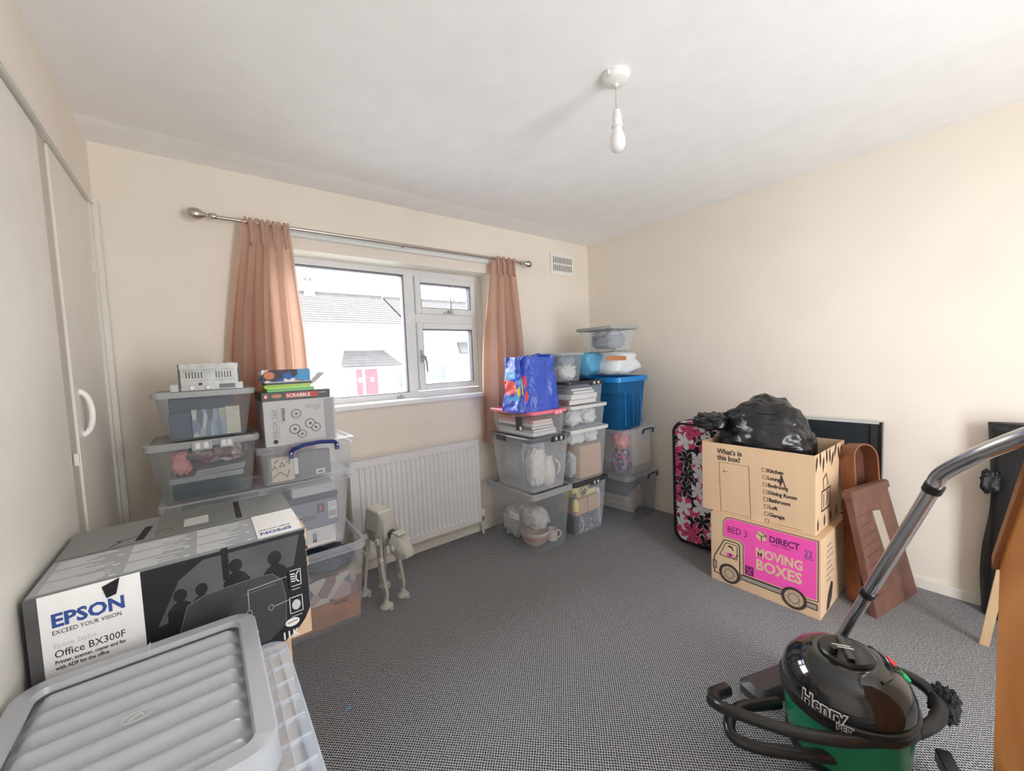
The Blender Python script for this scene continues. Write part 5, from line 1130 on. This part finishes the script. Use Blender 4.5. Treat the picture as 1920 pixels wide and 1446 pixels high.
# brush attachments clipped on the right
bundle_o = bundle('x', '', '', (0, 0, 0), (.034, .034, .045), mat('black bristles', (.01, .01, .01), .8, bump=1, bscale=120), .35, 120, 6); bundle_o.name = 'dusting_brush'; bundle_o.parent = vc; bundle_o.location = (.205, -.200, .135)
for k_ in ('label', 'category'): del bundle_o[k_]
m = M(); m.loft([[(.05, -.22, .05), (.07, -.25, .05), (.07, -.25, .09), (.05, -.22, .09)], [(.11, -.19, .06), (.14, -.23, .06), (.13, -.22, .10), (.11, -.19, .10)]]); m.build('crevice_tool', BLACKP, vc, bevel=.003)
# floor head behind
fh = M(); fh.rloft([(-.15, .15, -.055, .055, .03, .005), (-.15, .15, -.055, .055, .03, .035), (-.13, .13, -.035, .04, .03, .055)], T=Matrix.Translation((.13, .235, 0)) @ Matrix.Rotation(math.radians(160), 4, 'Z')); fo = fh.build('floor_head', mat('dark grey tool plastic', (.05, .05, .055), .4), vc, smooth=True)
# wand
wb0 = Vector((1.828, .472, .05)); wt = Vector((1.57, .149, .926)); mid = wb0 + (wt - wb0) * .52
M().tube([wb0 - V0, mid - V0], .0165, 20).build('wand_tube', WANDM, vc, smooth=True); M().tube([mid - V0, wt - V0], .0180, 20).build('wand_tube', WANDM, vc, smooth=True)
dr = (wt - wb0).normalized()
for p in (mid, wt): M().tube([p - V0 - dr * .012, p - V0 + dr * .012], .0215, 20).build('wand_ring', BLACKP, vc, smooth=True)
bend = spline([wt - dr * .01, wt + dr * .05, Vector((1.475, .072, 1.045)), Vector((1.415, -.003, 1.113)), Vector((1.355, -.05, 1.15)), Vector((1.29, -.09, 1.17))], 10)
M().tube([p - V0 for p in bend], .0185, 20).build('wand_handle', WANDM, vc, smooth=True)

# ================================================================== FAR RIGHT
wp = thing('pine_headboard', 'orange varnished pine headboard with a slanted top at the right edge', 'headboard', (1.55, .03, 0), math.radians(217))
pts_ = [(0, 0), (0, .775), (.055, .985), (.115, 1.20), (.70, 1.20), (.70, 0)]
m = M(); m.loft([[(q, 0, z) for q, z in pts_], [(q, .022, z) for q, z in pts_]]); m.build('board', WOODO, wp, bevel=.002)
m = M(); e_ = [(-.004, .745), (-.006, .780), (.052, .988), (.112, 1.20), (.125, 1.20), (.064, .985), (.008, .79)]
m.loft([[(q, -.012, z) for q, z in e_], [(q, .034, z) for q, z in e_]]); m.build('edge_strip', WOODE, wp, bevel=.001)
tg = M(); tg.tube([(2.62, .085, .0), (2.56, .02, .55)], .020, 4); tag(tg.build('timber_leg', WOODL, None), 'pale raw timber batten leaning on the carpet behind the pine headboard', 'batten')
bg_ = thing('dark_bag', 'black shiny coat bag hanging by the right wall behind the pine headboard', 'bag', (2.93, -.02, 0))
m = M(); rings = []
for j in range(31):
    v = j / 30; z = .01 + .93 * v; wv = .125 - .012 * math.sin(v * 5) + .012 * (1 - v); ring = []
    for i in range(24):
        th = 2 * PI * i / 24; q = 1 + .16 * noise.noise(Vector((math.cos(th) * 2.5, math.sin(th) * 2.5, v * 2.5))) + .07 * noise.noise(Vector((math.cos(th) * 7, math.sin(th) * 7, v * 3)))
        ring.append((.05 * math.cos(th) * q, wv * math.sin(th) * q + .012 * math.sin(v * 6) - .01, z))
    rings.append(ring)
m.loft(rings); m.build('bag_body', BAGD, bg_, smooth='all')
bundle_o = bundle('x', '', '', (0, 0, 0), (.03, .028, .05), BAGD, .35, 140, 4); bundle_o.name = 'bag_knot'; bundle_o.parent = bg_; bundle_o.location = (-.03, .110, .60)
for k_ in ('label', 'category'): del bundle_o[k_]
